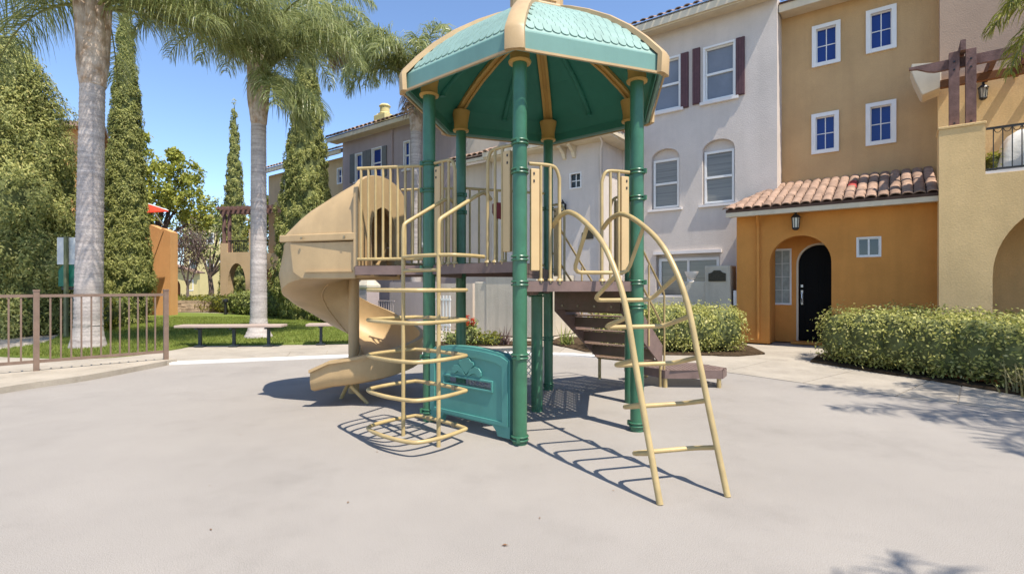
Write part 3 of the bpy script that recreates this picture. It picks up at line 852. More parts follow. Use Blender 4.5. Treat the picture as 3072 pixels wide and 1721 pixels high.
# transfer platform beside the stair foot
TPm = [Vector(p + (0,)) for p in ((1.90, 6.33), (2.60, 6.30), (2.74, 6.52), (2.50, 6.95), (1.85, 7.10), (1.52, 6.86))]
mb = MB(); perforated(mb, TPm, 0.215, 0.055, 0.02, (1, 0, 0)); tp = plain_build(mb, 'transfer_platform', 'deck_brown', play)
mb = MB()
for i in range(len(TPm)): mb.bar(TPm[i] + UP * 0.165, TPm[(i + 1) % len(TPm)] + UP * 0.165, 0.02, 0.10)
mb.build('platform_frame', 'deck_brown', tp)
for p in (TPm[0], TPm[1], TPm[3], TPm[4]):
    mb = MB(); q = p + (Vector((2.1, 6.7, 0)) - p) * 0.06; mb.tube([q, q + UP * 0.16], 0.028, 8); mb.build('leg', 'tan_metal', tp, smooth=50)

# spiral slide -------------------------------------------------
SA = Vector((-1.87, 6.02, 0)); SR = 0.45
ent = (E5 + E6) / 2
path = []
for k in range(5): 
    f = k / 5; p = ent + (Vector((SA.x, SA.y - SR, 0)) - ent) * f; path.append((p, Vector((-1, 0.0, 0)), 1.41 - 0.03 * f))
NT = 44
for k in range(NT + 1):
    t = k / NT; ph = R(-90 - 360 * t); rr = SR
    p = SA + Vector((math.cos(ph) * rr, math.sin(ph) * rr, 0)); tg = Vector((math.sin(ph), -math.cos(ph), 0))
    z = np.interp(t, [0, .1, .25, .333, .4, .45, .5, .6, .75, .9, 1], [1.38, 1.32, 1.12, .94, .77, .65, .56, .46, .37, .29, .25])
    path.append((p, tg, z))
zl = path[-1][2]
for k in range(1, 6):
    p = SA + Vector((-0.20 * k / 5, -SR, 0)); path.append((p, Vector((-1, 0, 0)), float(zl) - 0.045 * k / 5))
rings = []
nP = len(path)
for k, (p, tg, z) in enumerate(path):
    lft = Vector((-tg.y, tg.x, 0))           # outer side of the clockwise turn
    f = k / (nP - 1)
    ho = np.interp(f, [0, .1, .2, .3, .45, .53, .64, .75, .9, 1], [.34, .36, .46, .56, .52, .44, .32, .30, .25, .20]); hi = np.interp(f, [0, .1, .2, .8, .92, 1], [.34, .30, .12, .12, .16, .18])
    wo = 0.345; wi = float(np.interp(f, [0, .1, .2, .82, .92, 1], [.31, .31, .385, .385, .31, .31])); fi_ = float(np.interp(f, [.1, .2, .82, .92], [.035, .0, .0, .03])); fl_ = float(np.interp(f, [.55, .8], [0, .04])); bl_ = float(np.interp(f, [0, .12, .45, .7], [0, .05, .05, 0]))
    inner_p = [(wo - .02 - bl_, ho), (wo - .03, ho * .5), (wo - .09, ho * .16), (wo - .2, 0.01), (0, 0.0), (-wi + .16, 0.01), (-wi + .08, hi * .18), (-wi + .035, hi * .5), (-wi + .015, hi)]
    outer_p = [(-wi - fi_, hi), (-wi - fi_, hi - .03), (-wi - .005, hi - .036), (-wi + .01, hi * .4 - .01), (-wi + .07, -.005), (-wi + .16, -.04), (0, -.05), (wo - .11, -.045), (wo - .015, -.01), (wo + .012, ho * .35), (wo + .01 - bl_, ho - .035), (wo + .012 + fl_ - bl_, ho - .03), (wo + .012 + fl_ - bl_, ho)]
    rings.append([p + lft * x + UP * (z + h) for x, h in inner_p + outer_p])
# the turn is clockwise seen from above, so the outer side lies to the left of travel
mb = MB(); mb.sweep(rings); sl = mb.build('slide', 'tan_plastic', play, smooth=55)
for off_, k0, k1 in ((.235, 7, 40), (-.10, 9, 36)):
    mb = MB(); mb.tube([p + Vector((-tg.y, tg.x, 0)) * off_ + UP * (float(z) - (.030 if off_ > 0 else .044)) for p, tg, z in path[k0:k1]], .008, 6); mb.build('seam', 'tan_plastic', sl, smooth=60)
cm = MB(); cm.lathe((SA.x, SA.y, 0), [(0.062, 0), (0.062, 1.36)], 20); cm.build('column', 'tan_plastic', sl, smooth=40)
for p, q in (((-1.72, 5.42, 0.20), (-1.55, 5.47, 0.0)), ((-1.80, 5.62, 0.20), (-1.92, 5.72, 0.0))):
    mb = MB(); mb.tube([p, q], 0.021, 8); mb.build('leg', 'tan_metal', sl, smooth=50)
# hood
fwd = (Vector((SA.x, SA.y - SR, 0)) - ent).normalized(); lat = Vector((-fwd.y, fwd.x, 0))
def hood_ring(c, ax, w, zb_, zt_, inner=False, n=14):
    return [c + ax * (w * math.copysign(abs(math.cos(R(a))) ** 0.62, math.cos(R(a)))) + UP * (zb_ + (zt_ - zb_) * abs(math.sin(R(a))) ** 0.72) for a in [180 * k / n for k in range(n + 1)]]
secs = [(ent + fwd * -0.02, lat, 0.47, 1.74, 2.38), (ent + fwd * 0.10, lat, 0.465, 1.74, 2.355), (ent + fwd * 0.28, lat, 0.46, 1.74, 2.27), (ent + fwd * 0.46, lat, 0.46, 1.74, 2.175),
        (ent + fwd * 0.60, lat, 0.455, 1.74, 2.095), (ent + fwd * 0.70, lat, 0.45, 1.74, 2.02), (ent + fwd * 0.80, lat, 0.445, 1.74, 1.91), (ent + fwd * 0.87, lat, 0.44, 1.74, 1.81), (ent + fwd * 0.92, lat, 0.43, 1.74, 1.752)]
ro_ = [hood_ring(*s_) for s_ in secs]
ri_ = [hood_ring(c, ax, w_ - .02, zb_ - .0, zt_ - .022) for c, ax, w_, zb_, zt_ in secs]
mb = MB(); mb.sweep([o_ + list(reversed(i_)) for o_, i_ in zip(ro_, ri_)]); hd = mb.build('hood', 'tan_plastic', sl, smooth=50)
for s in (-1, 1):
    mb = MB(); mb.bar(ent + lat * (0.475 * s) + fwd * -0.02 + UP * 1.745, ent + lat * (0.44 * s) + fwd * 0.90 + UP * 1.745, 0.035, 0.075); mb.build('hood_flange', 'tan_plastic', hd, bevel=0.01)
for s in (-1, 1):
    for x in (0.10, 0.60):
        mb = MB(); c = ent + lat * (0.492 * s) + fwd * x + UP * 1.742; mb.obox(c, fwd * 0.011, lat * 0.006, UP * 0.011); mb.build('bolt', 'bolt', hd, bevel=0.003)
# apron: straight side walls below the flange
for s in (-1, 1):
    mb = MB(); pl_ = [(0.0, 1.70), (0.78, 1.70), (0.74, 1.40), (0.62, 1.33), (0.0, 1.33)]
    mb.prism([pl_], lambda a, d, z, s=s: ent + fwd * a + lat * (s * d) + UP * z, 0.455, 0.42)
    mb.build('side_apron', 'tan_plastic', sl, bevel=0.012)
for s in (-1, 1):
    mb = MB(); mb.bar(ent + lat * (.462 * s) + fwd * 0.03 + UP * 1.405, ent + lat * (.462 * s) + fwd * 0.58 + UP * 1.405, 0.02, 0.012)
    mb.build('apron_rib', 'tan_plastic', sl)
# entrance panel with opening
opening = [(-.235, 1.48), (.235, 1.48), (.235, 1.85)] + arc_pts(0, 1.85, .235, .24, 10, 170, 10) + [(-.235, 1.85)]
pout = [(-.49, 1.44), (.49, 1.44), (.49, 2.18)] + arc_pts(0, 2.18, .49, .235, 8, 172, 14) + [(-.49, 2.18)]
mb = MB(); mb.prism([pout, opening], lambda a, d, z: ent + lat * a + fwd * d + UP * z, -0.05, 0.0); mb.build('entrance_panel', 'tan_plastic', sl, bevel=0.012)
# ------------------------------------------------------------------ houses
def wall(parent, name, m, outer, holes, d, th, fr=F):
    mb = MB(); mb.prism([outer] + holes, fr, d, d - th)
    return mb.build(name, m, parent)
def block(parent, name, m, a0, a1, d0, d1, z0, z1, fr=F, bevel=0.0):
    mb = MB(); mb.prism([rect(a0, a1, z0, z1)], fr, d0, d1)
    return mb.build(name, m, parent, bevel=bevel)
def window(parent, a0, a1, z0, z1, d, fw=0.09, glass='glass_painted_sky', frame='white_paint', proud=0.03, cross=(1, 1), rail=None, sash=0.03, fr=F, sill=False, deep=0.09, mw=0.012):
    """frame ring proud of the wall; pane set back; muntins / meeting rail as sub-parts"""
    mb = MB(); mb.prism([rect(a0, a1, z0, z1), rect(a0 + fw, a1 - fw, z0 + fw, z1 - fw)], fr, d + proud, d - deep)
    w = mb.build('window', frame, parent)
    i0, i1, j0, j1 = a0 + fw, a1 - fw, z0 + fw, z1 - fw
    mb = MB(); mb.prism([rect(i0, i1, j0, j1), rect(i0 + sash, i1 - sash, j0 + sash, j1 - sash)], fr, d - deep + 0.05, d - deep + 0.002); mb.build('sash', 'white_paint', w)
    block(w, 'pane', glass, i0 + .004, i1 - .004, d - deep + 0.012, d - deep - .004, j0 + .004, j1 - .004, fr)
    nv, nh = cross
    for k in range(nv):
        a = i0 + (i1 - i0) * (k + 1) / (nv + 1); block(w, 'muntin', 'white_paint', a - mw, a + mw, d - deep + 0.03, d - deep + 0.008, j0 + sash, j1 - sash, fr)
    for k in range(nh):
        z = j0 + (j1 - j0) * (k + 1) / (nh + 1); block(w, 'muntin', 'white_paint', i0 + sash, i1 - sash, d - deep + 0.028, d - deep + 0.007, z - mw, z + mw, fr)
    if rail is not None:
        z = j0 + (j1 - j0) * rail; block(w, 'meeting_rail', 'white_paint', i0 + .01, i1 - .01, d - deep + 0.06, d - deep + .01, z - .028, z + .028, fr)
    if sill: block(w, 'sill', 'stucco_trim', a0 - .07, a1 + .07, d + 0.075, d - .02, z0 - .07, z0 + .002, fr)
    return w

# one barrel tile, lying along +y (up the slope), arching along x
def barrel(wd, ln, th=0.014, n=6, rise=0.36):
    mb = MB(); rings = []
    for y, k in ((0, 1.0), (ln, 0.86)):
        o_ = [(wd / 2 * k * math.cos(R(180 - 180 * i / n)), y, wd * rise * k * math.sin(R(180 * i / n)) ** 0.9) for i in range(n + 1)]
        i_ = [(x * 0.88, y, max(0, z - th * 1.4)) for x, y, z in reversed(o_)]
        rings.append(o_ + i_)
    mb.sweep(rings); return mb
TILE = proto_mesh(barrel(0.175, 0.30, rise=.27), 'tile', 'roof_tile', 40)
TILE_RED = proto_mesh(barrel(0.175, 0.30, rise=.27), 'tile', 'red_tile', 40)
TILE_FAR = proto_mesh(barrel(0.24, 0.5, n=4), 'tile', 'roof_tile', 40)
def eave_tiles(roof, a0, a1, d, z, slope, me=TILE, pitch=0.23, rows=1, rp=0.31, fr=F, clip=None, red=None, jit=0.012):
    e = (fr(1, 0, 0) - fr(0, 0, 0)).normalized(); nb = (fr(0, 0, 0) - fr(0, 1, 0)).normalized()
    up = (nb + UP * slope).normalized(); nz = e.cross(up)
    if nz.z < 0: nz = -nz
    n = int(round((a1 - a0) / pitch)); pitch = (a1 - a0) / n
    for r_ in range(rows):
        for k in range(n):
            a = a0 + (k + .5) * pitch; s = r_ * rp
            if clip and not clip(a, s): continue
            o = fr(a, d, z) + up * (s + random.uniform(-jit, jit)) + nz * (0.012 + random.uniform(0, .006)) + e * random.uniform(-.006, .006)
            M = frame_mat(o, e, (up + nz * 0.05).normalized(), (nz - up * .05).normalized())
            inst(TILE_RED if red and (r_, k) in red else me, 'tile', roof, M)

def lantern(loc, nrm, label, s=1.0):
    """wall lantern: back plate, arm, capped glass body"""
    nrm = Vector(nrm); t = thing('wall_lantern', loc, label, 'lantern', 'wall lanterns on the houses'); L0 = Vector(loc); c = L0 + nrm * 0.13 * s
    mb = MB(); e = Vector((-nrm.y, nrm.x, 0)); mb.obox(L0 + nrm * .012, e * .04 * s, nrm * .012, UP * .09 * s); mb.build('back_plate', 'dark_metal', t, bevel=.004)
    mb = MB(); mb.tube([L0 + UP * .06 * s, L0 + UP * .13 * s + nrm * .06 * s, c + UP * .17 * s], .010 * s, 6); mb.build('arm', 'dark_metal', t)
    mb = MB(); mb.lathe(tuple(c), [(.085 * s, .06 * s), (.07 * s, .085 * s), (.035 * s, .12 * s), (.02 * s, .13 * s), (.022 * s, .16 * s), (.008 * s, .19 * s)], 8); mb.build('cap', 'dark_metal', t, smooth=30)
    mb = MB(); mb.lathe(tuple(c), [(.050 * s, -.13 * s), (.062 * s, .06 * s)], 8); gl = mb.build('glass', 'lamp_glass', t, smooth=30)
    mb = MB()
    for k in range(8):
        a = 2 * math.pi * k / 8; v = Vector((math.cos(a), math.sin(a), 0)); mb.bar(c + v * .052 * s - UP * .13 * s, c + v * .066 * s + UP * .06 * s, .010 * s, .010 * s, up=v)
    cg = mb.build('cage', 'dark_metal', t)
    mb = MB(); mb.lathe(tuple(c), [(.03 * s, -.165 * s), (.062 * s, -.135 * s), (.058 * s, -.12 * s)], 8); mb.build('base', 'dark_metal', t)
    return t

# ---- ochre house with the tiled entrance porch
oh = thing('ochre_house', F(1.2, -1.6, 0), 'ochre three-storey house with orange arched entrance porch and four small blue windows', 'house')
wins = [(0.575, 1.135, 6.33, 7.28), (1.605, 2.145, 6.365, 7.305), (0.565, 1.105, 4.32, 5.245), (1.60, 2.14, 4.34, 5.265)]
wall(oh, 'wall', 'stucco_ochre', rect(-0.5, 2.9, 0.02, 7.72), [rect(a0 + .04, a1 - .04, z0 + .04, z1 - .04) for a0, a1, z0, z1 in wins], -1.5, 0.3)
for wn_ in wins: window(oh, *wn_, -1.5, fw=0.085, proud=0.045, sash=.018, mw=.009, deep=.075)
# porch
porch_hole = arch(-0.05, 1.09, 0.04, 1.76, 2.33, 18)
slid = (1.51, 1.91, 1.835, 2.23)
pw = wall(oh, 'porch_wall', 'stucco_orange', [(-0.72, 0.02), (-0.051, 0.02)] + [porch_hole[0]] + list(reversed(porch_hole[2:])) + [porch_hole[1]] + [(1.091, 0.02), (2.76, 0.02), (2.76, 2.86), (-0.72, 2.86)], [rect(slid[0] + .02, slid[1] - .02, slid[2] + .02, slid[3] - .02)], 0.0, 0.22)
block(oh, 'porch_side', 'stucco_orange', -0.715, -0.5, -0.221, -1.499, 0.02, 2.86)
w = window(oh, *slid, 0.0, fw=0.025, proud=0.012, cross=(0, 0), glass='glass_dark', sash=.02, deep=.06)
block(w, 'mullion', 'white_paint', 1.695, 1.725, 0.0, -.05, slid[2] + .03, slid[3] - .03)
block(w, 'curtain', 'glass_blind', 1.585, 1.61, -.052, -.072, slid[2] + .03, slid[3] - .03)
# recess behind the arch
side_l = (-0.12, 0.27, 0.85, 2.11)
door_o = arch(0.40, 1.22, 0.05, 1.76, 2.17, 16)
wall(oh, 'recess_wall', 'stucco_orange', rect(-0.30, 1.5, 0.02, 2.7), [rect(side_l[0] + .02, side_l[1] - .02, side_l[2] + .02, side_l[3] - .02), door_o], -0.70, 0.2)
block(oh, 'recess_jamb', 'stucco_orange', -0.30, -0.06, -0.222, -0.699, 0.02, 2.7)
block(oh, 'recess_jamb', 'stucco_orange', 1.10, 1.40, -0.222, -0.699, 0.02, 2.7)
block(oh, 'recess_ceiling', 'stucco_orange', -0.059, 1.099, -0.222, -0.699, 2.36, 2.5)
sl_w = window(oh, *side_l, -0.70, fw=0.03, proud=0.02, cross=(1, 3), glass='glass_frosted', sash=.01, deep=.05, mw=.004)
mb = MB(); dp = arch(0.40, 1.22, 0.05, 1.76, 2.17, 16); mb.prism([arch(0.41, 1.21, 0.06, 1.76, 2.16, 16)], F, -0.745, -0.79); dr = mb.build('door', 'black_door', oh)
mb = MB(); mb.prism([arch(0.365, 1.255, 0.05, 1.76, 2.205, 18), arch(0.405, 1.215, 0.05, 1.76, 2.165, 18)], F, -0.685, -0.74); mb.build('door_frame', 'beige_trim', oh)
for a0, a1, z0, z1 in ((0.50, 0.78, 0.25, 0.95), (0.84, 1.12, 0.25, 0.95), (0.50, 0.78, 1.08, 1.80), (0.84, 1.12, 1.08, 1.80)):
    mb = MB(); mb.prism([rect(a0, a1, z0, z1), rect(a0 + .035, a1 - .035, z0 + .035, z1 - .035)], F, -0.735, -.7455); mb.build('door_moulding', 'black_door', dr)
mb = MB(); mb.obox(F(0.47, -.735, 1.02), FE * .02, FN * .012, UP * .16); mb.tube([F(.47, -.73, 1.12), F(.47, -.67, 1.10), F(.47, -.66, 1.0), F(.47, -.73, .90)], .011, 8); mb.build('handle', 'silver', dr)
mb = MB(); mb.obox(F(0.47, -.735, 1.27), FE * .022, FN * .012, UP * .03); mb.build('deadbolt', 'silver', dr)
block(oh, 'threshold', 'stucco_orange', 0.30, 1.09, -0.40, -0.70, 0.01, 0.06)
# porch roof
RZ0, RD0, SL = 2.935, 0.36, 0.40
mb = MB(); mb.prism([[(-0.84, RZ0), (2.76, RZ0), (2.76, RZ0 + .05), (-.84, RZ0 + .05)]], F, RD0, RD0 - .02)
mb = MB(); L_ = (RD0 + 1.49)
v = [F(-.86, RD0, RZ0), F(2.755, RD0, RZ0), F(2.755, -1.49, RZ0 + L_ * SL), F(-.10, -1.49, RZ0 + L_ * SL)]
v2 = [p - UP * .06 for p in v]
mb.add(v + v2, [(0, 1, 2, 3), (7, 6, 5, 4), (0, 4, 5, 1), (1, 5, 6, 2), (2, 6, 7, 3), (3, 7, 4, 0)])
pr = mb.build('porch_roof', 'roof_bed', oh)
eave_tiles(pr, -0.86, 2.755, RD0 + .03, RZ0 - .005, SL, pitch=0.182, rows=9, rp=0.225, clip=lambda a, s: a > -.80 + s * .40, red={(4, 12), (5, 12)})
# hip ridge tiles
hipd = (F(-.10, -1.49, RZ0 + L_ * SL) - F(-.86, RD0, RZ0)); hn = hipd.normalized(); hs = hn.cross(UP).normalized(); hu = hs.cross(hn)
for k in range(7): inst(TILE, 'tile', pr, frame_mat(F(-.86, RD0, RZ0) + hipd * (k / 7.0) + hu * .02, hs, hn, hu))
fa = block(oh, 'porch_fascia', 'beige_trim', -0.86, 2.755, RD0 - .005, RD0 - .06, RZ0 - .155, RZ0 - .012)
block(oh, 'porch_soffit', 'beige_trim', -0.855, 2.755, RD0 - .06, 0.0, RZ0 - .13, RZ0 - .08)
mb = MB(); mb.tube(catmull([F(-.22, RD0 - .03, 2.79), F(-.25, .20, 2.70), F(-.27, .05, 2.58), F(-.27, .05, 2.4)], 4) + [F(-.27, .05, 0.1)], 0.033, 10); mb.build('downspout', 'stucco_orange', oh, smooth=50)
# upper eave
block(oh, 'eave_fascia', 'beige_trim', -0.04, 3.0, -1.02, -1.08, 7.62, 7.83)
block(oh, 'eave_soffit', 'beige_trim', -0.04, 3.0, -1.08, -1.50, 7.66, 7.72)
mb = MB(); v = [F(-.04, -1.0, 7.84), F(3.0, -1.0, 7.84), F(3.0, -4, 9.1), F(-.04, -4, 9.1)]; mb.add(v + [p - UP * .05 for p in v], [(0, 1, 2, 3), (7, 6, 5, 4), (0, 4, 5, 1), (1, 5, 6, 2), (2, 6, 7, 3), (3, 7, 4, 0)])
orf = mb.build('roof', 'roof_bed', oh); eave_tiles(orf, -.02, 3.0, -.97, 7.84, .42, rows=1)
lantern(F(0.47, 0.0, 2.62), FN, 'black wall lantern above the arched orange doorway', 1.15)

# ---- white three-storey house with projecting two-storey wing
wh = thing('white_house', F(-3, -1.2, 0), 'white stucco three-storey house with brown shutters and arched windows', 'house')
up_w = [(-1.73, -0.96, 5.86, 7.24), (-3.08, -2.29, 5.86, 7.24)]
ar_w = [(-1.75, -0.98, 3.30, 4.90), (-3.08, -2.33, 3.30, 4.88)]
gr_w = (-2.96, -1.33, 0.95, 2.12)
wall(wh, 'wall', 'stucco_white', rect(-8.0, -0.06, 0.02, 8.0),
     [rect(a0 + .04, a1 - .04, z0 + .04, z1 - .04) for a0, a1, z0, z1 in up_w] + [arch(a0, a1, z0, z1 - .26, z1, 12) for a0, a1, z0, z1 in ar_w] + [rect(*gr_w)], -0.93, 0.57)
for wq in up_w:
    window(wh, *wq, -0.93, fw=0.05, glass='glass_blind', cross=(0, 0), rail=0.5, sill=True, deep=0.10, proud=.02)
for a0, a1, z0, z1 in ar_w:
    block(wh, 'niche_panel', 'stucco_white', a0 - .05, a1 + .05, -1.06, -1.20, z0 - .05, z1 + .05)
    window(wh, a0 + .03, a1 - .03, z0 + .03, z1 - .27, -1.06, fw=0.035, glass='glass_shade', cross=(0, 0), rail=0.5, deep=-0.005, proud=0.06, sash=.02)
    block(wh, 'sill', 'stucco_trim', a0 - .08, a1 + .08, -0.86, -1.06, z0 - .06, z0)
block(wh, 'niche_panel', 'stucco_white', gr_w[0] - .05, gr_w[1] + .05, -1.10, -1.25, gr_w[2] - .05, gr_w[3] + .05)
window(wh, gr_w[0] + .04, gr_w[1] - .04, gr_w[2] + .02, gr_w[3] - .12, -1.10, fw=0.04, glass='glass_shade', cross=(1, 0), deep=-.005, proud=.055, mw=.03)
block(wh, 'lintel', 'stucco_trim', gr_w[0] - .05, gr_w[1] + .05, -0.87, -0.93, gr_w[3] - .02, gr_w[3] + .06)
for a0, a1, z0, z1 in ((-0.945, -0.755, 5.86, 7.24), (-1.985, -1.80, 5.86, 7.27), (-2.285, -2.09, 5.83, 7.24), (-3.31, -3.13, 5.83, 7.24)):
    mb = MB(); mb.prism([rect(a0, a1, z0, z1)], F, -0.885, -0.93); sh_o = mb.build('shutter', 'shutter_paint', wh)
    for k in range(3):
        block(sh_o, 'board', 'shutter_paint', a0 + .008 + k * (a1 - a0 - .016) / 3, a0 + .002 + (k + 1) * (a1 - a0 - .016) / 3, -.872, -.884, z0 + .02, z1 - .02)
# eave
for nm, d0, d1, z0, z1 in (('eave_fascia', -.42, -.48, 7.90, 8.12), ('eave_moulding', -.48, -.62, 7.87, 8.02), ('eave_soffit', -.62, -.93, 7.93, 8.0)):
    block(wh, nm, 'beige_trim', -8.0, -0.02, d0, d1, z0, z1)
mb = MB(); v = [F(-8, -.42, 8.12), F(0.0, -.42, 8.12), F(0.0, -4, 9.5), F(-8, -4, 9.5)]; mb.add(v + [p - UP * .05 for p in v], [(0, 1, 2, 3), (7, 6, 5, 4), (0, 4, 5, 1), (1, 5, 6, 2), (2, 6, 7, 3), (3, 7, 4, 0)])
wrf = mb.build('roof', 'roof_bed', wh); eave_tiles(wrf, -8, -0.02, -.39, 8.125, .4, rows=1)
# projecting wing
wall(wh, 'wing_wall', 'stucco_white', rect(-7.6, -3.92, 0.02, 5.02), [rect(-4.86, -4.58, 3.92, 4.27)], 0.25, 0.2)
block(wh, 'wing_side', 'stucco_white', -4.12, -3.921, 0.05, -0.929, 0.02, 5.02)
window(wh, -4.90, -4.54, 3.88, 4.31, 0.25, fw=0.03, glass='glass_dark', cross=(1, 1), proud=.02, sash=.01, mw=.012, deep=.06)
for nm, d0, d1, a1, z0, z1 in (('eave_fascia', .72, .66, -3.47, 5.06, 5.20), ('eave_soffit', .66, .25, -3.50, 5.02, 5.08)):
    block(wh, nm, 'beige_trim', -7.6, a1, d0, d1, z0, z1)
block(wh, 'eave_fascia', 'beige_trim', -3.53, -3.471, 0.66, -.93, 5.06, 5.20); block(wh, 'eave_soffit', 'beige_trim', -3.92, -3.53, 0.25, -.93, 5.021, 5.079)
mb = MB(); v = [F(-7.6, .70, 5.205), F(-3.47, .70, 5.205), F(-4.6, -.93, 5.85), F(-7.6, -.93, 5.85), F(-3.47, -.93, 5.205)]
mb.add(v, [(0, 1, 2, 3), (1, 4, 2)]); mb.add([p - UP * .04 for p in v], [(3, 2, 1, 0), (2, 4, 1)]); wr2 = mb.build('wing_roof', 'roof_bed', wh)
eave_tiles(wr2, -7.6, -3.5, .74, 5.21, .4, rows=1)
def FS(a, d, z): return F(-3.47 + d, .70 - a, z)      # frame along the wing's right eave
eave_tiles(wr2, 0.1, 1.6, .03, 5.21, .5, rows=1, fr=FS)
for a in (-4.75, -5.05):
    mb = MB(); mb.prism([[(0, 5.02), (.34, 5.02), (.34, 4.97), (.24, 4.93), (.12, 4.84), (.06, 4.72), (0, 4.70)]], lambda x, d, z, a=a: F(a + d, .25 + x, z), -.045, .045); mb.build('eave_bracket', 'beige_trim', wh)
mb = MB(); mb.tube([F(-3.80, .66, 5.08), F(-3.86, .40, 4.95), F(-3.95, .30, 4.80), F(-3.95, .30, 0.1)], .03, 8); mb.build('downspout', 'stucco_white', wh, smooth=50)
mb = MB(); mb.prism([[(-.17, -.11), (.17, -.11), (.17, .06), (.10, .08), (.06, .13), (-.06, .13), (-.10, .08), (-.17, .06)]], lambda a, d, z: F(-4.35 + a, d, 2.62 + z), .285, .252); mb.build('plaque', 'bronze_plaque', wh, bevel=.006)
lantern(F(-5.05, 0.25, 3.42), FN, 'black wall lantern on the white wing behind the climber', 1.0)

# patio walls in front of the white house
pt = thing('patio_wall', F(-1.9, -0.1, 0), 'low white patio wall with a plaque pillar beside the orange porch', 'wall')
block(pt, 'pillar', 'stucco_patio', -1.41, -0.85, 0.02, -0.50, 0.02, 1.74, bevel=.02)
block(pt, 'raised_wall', 'stucco_patio', -1.93, -1.412, -0.02, -.25, 0.02, 1.38, bevel=.015)
block(pt, 'low_wall', 'stucco_patio', -4.2, -1.932, -0.02, -.25, 0.02, 1.02, bevel=.015)
mb = MB(); mb.prism([[(-.19, -.12), (.19, -.12), (.19, .06), (.12, .08), (.07, .13), (-.07, .13), (-.12, .08), (-.19, .06)]], lambda a, d, z: F(-1.135 + a, d, 1.50 + z), .045, .021); mb.build('plaque', 'bronze_plaque', pt, bevel=.006)
mb = MB(); mb.obox(F(-.74, -.15, 1.0), FE * .06, FN * .12, UP * .17); mb.build('meter_box', 'stucco_trim', pt, bevel=.01)
bw = thing('flower_bowl', F(-1.76, -.12, 1.38), 'pale stone bowl standing on the low patio wall', 'bowl')
mb = MB(); mb.lathe(tuple(F(-1.76, -.12, 1.38)), [(.06, 0), (.05, .04), (.10, .10), (.15, .2), (.16, .24), (.13, .24), (.09, .12)], 16); mb.build('bowl', 'stucco_trim', bw, smooth=40)
yp = thing('courtyard_wall', F(-7.2, 1.0, 0), 'tall beige stucco courtyard wall behind the teal panel', 'wall')
block(yp, 'wall', 'stucco_patio', -6.35, -4.75, 2.05, 1.85, 0.02, 1.56, bevel=.02)
block(yp, 'wall_end', 'stucco_patio', -4.95, -4.752, 1.849, 0.3, 0.02, 1.56, bevel=.0)
block(yp, 'step', 'stucco_patio', -6.75, -6.352, 2.03, 1.87, 0.02, 1.38, bevel=.02)
block(yp, 'cap', 'stucco_trim', -6.35, -4.70, 2.08, 1.82, 1.562, 1.60, bevel=.01)

# ---- cream house left of the wing
ch = thing('cream_house', F(-9, -2, 0), 'pale pinkish house between the white wing and the grey house', 'house')
wall(ch, 'wall', 'stucco_cream', rect(-10.7, -8.01, 0.02, 8.4), [], -2.0, .3)
wall(ch, 'lower_wall', 'stucco_cream', rect(-9.4, -6.0, 0.02, 5.20), [arch(-6.43, -6.10, 4.45, 4.82, 5.0, 10)], -.2, .25)
block(ch, 'niche_panel', 'glass_dark', -6.5, -6.0, -.40, -.44, 4.4, 5.05)
block(ch, 'lower_side', 'stucco_cream', -9.40, -9.2, -.451, -1.999, 0.02, 5.2)
block(ch, 'eave_fascia', 'beige_trim', -9.6, -6.0, 0.15, .09, 5.18, 5.32)
mb = MB(); v = [F(-9.6, .15, 5.33), F(-6.0, .15, 5.33), F(-6, -2.0, 6.1), F(-9.6, -2, 6.1)]; mb.add(v + [p - UP * .05 for p in v], [(0, 1, 2, 3), (7, 6, 5, 4), (0, 4, 5, 1), (1, 5, 6, 2), (2, 6, 7, 3), (3, 7, 4, 0)])
cr = mb.build('roof', 'roof_bed', ch); eave_tiles(cr, -9.6, -6.0, .18, 5.33, .35, me=TILE_FAR)
block(ch, 'garden_wall', 'stucco_cream', -9.6, -7.2, 1.6, 1.4, 0.02, 1.35)

# ---- grey house
gh = thing('grey_house', F(-15, -3, 0), 'mauve-grey house with grey shutters and twin chimneys behind the slide', 'house')
gw = [(-17.5, -16.95, 6.0, 7.28), (-16.3, -15.6, 6.0, 7.33), (-14.2, -13.8, 6.1, 7.28), (-17.2, -16.4, 2.9, 4.2), (-15.4, -14.6, 2.9, 4.2), (-13.2, -12.5, 2.9, 4.2)]
wall(gh, 'wall', 'stucco_grey', rect(-18.45, -11.0, 0.02, 7.95), [rect(a0 + .03, a1 - .03, z0 + .03, z1 - .03) for a0, a1, z0, z1 in gw], -2.0, .3)
block(gh, 'side_wall', 'stucco_grey', -11.2, -11.001, -2.301, -6, 0.02, 7.95)
for q in gw: window(gh, *q, -2.0, fw=.05, cross=(0, 0), rail=.5, sill=True, glass='glass_painted_sky')
for a0, a1 in ((-17.85, -17.54), (-16.91, -16.64), (-16.62, -16.34), (-15.56, -15.28)): block(gh, 'shutter', 'shutter_grey', a0, a1, -1.95, -2.0, 6.0, 7.3)
block(gh, 'eave_fascia', 'beige_trim', -18.9, -10.7, -1.45, -1.52, 7.92, 8.12); block(gh, 'eave_soffit', 'beige_trim', -18.9, -10.7, -1.521, -2.0, 7.951, 8.0)
mb = MB(); v = [F(-19, -1.45, 8.13), F(-10.7, -1.45, 8.13), F(-12.5, -4.5, 9.35), F(-17, -4.5, 9.35)]; mb.add(v + [p - UP * .05 for p in v], [(0, 1, 2, 3), (7, 6, 5, 4), (0, 4, 5, 1), (1, 5, 6, 2), (2, 6, 7, 3), (3, 7, 4, 0)])
grf = mb.build('roof', 'roof_bed', gh); eave_tiles(grf, -18.95, -10.7, -1.42, 8.13, .4, me=TILE_FAR, pitch=.28, rows=1)
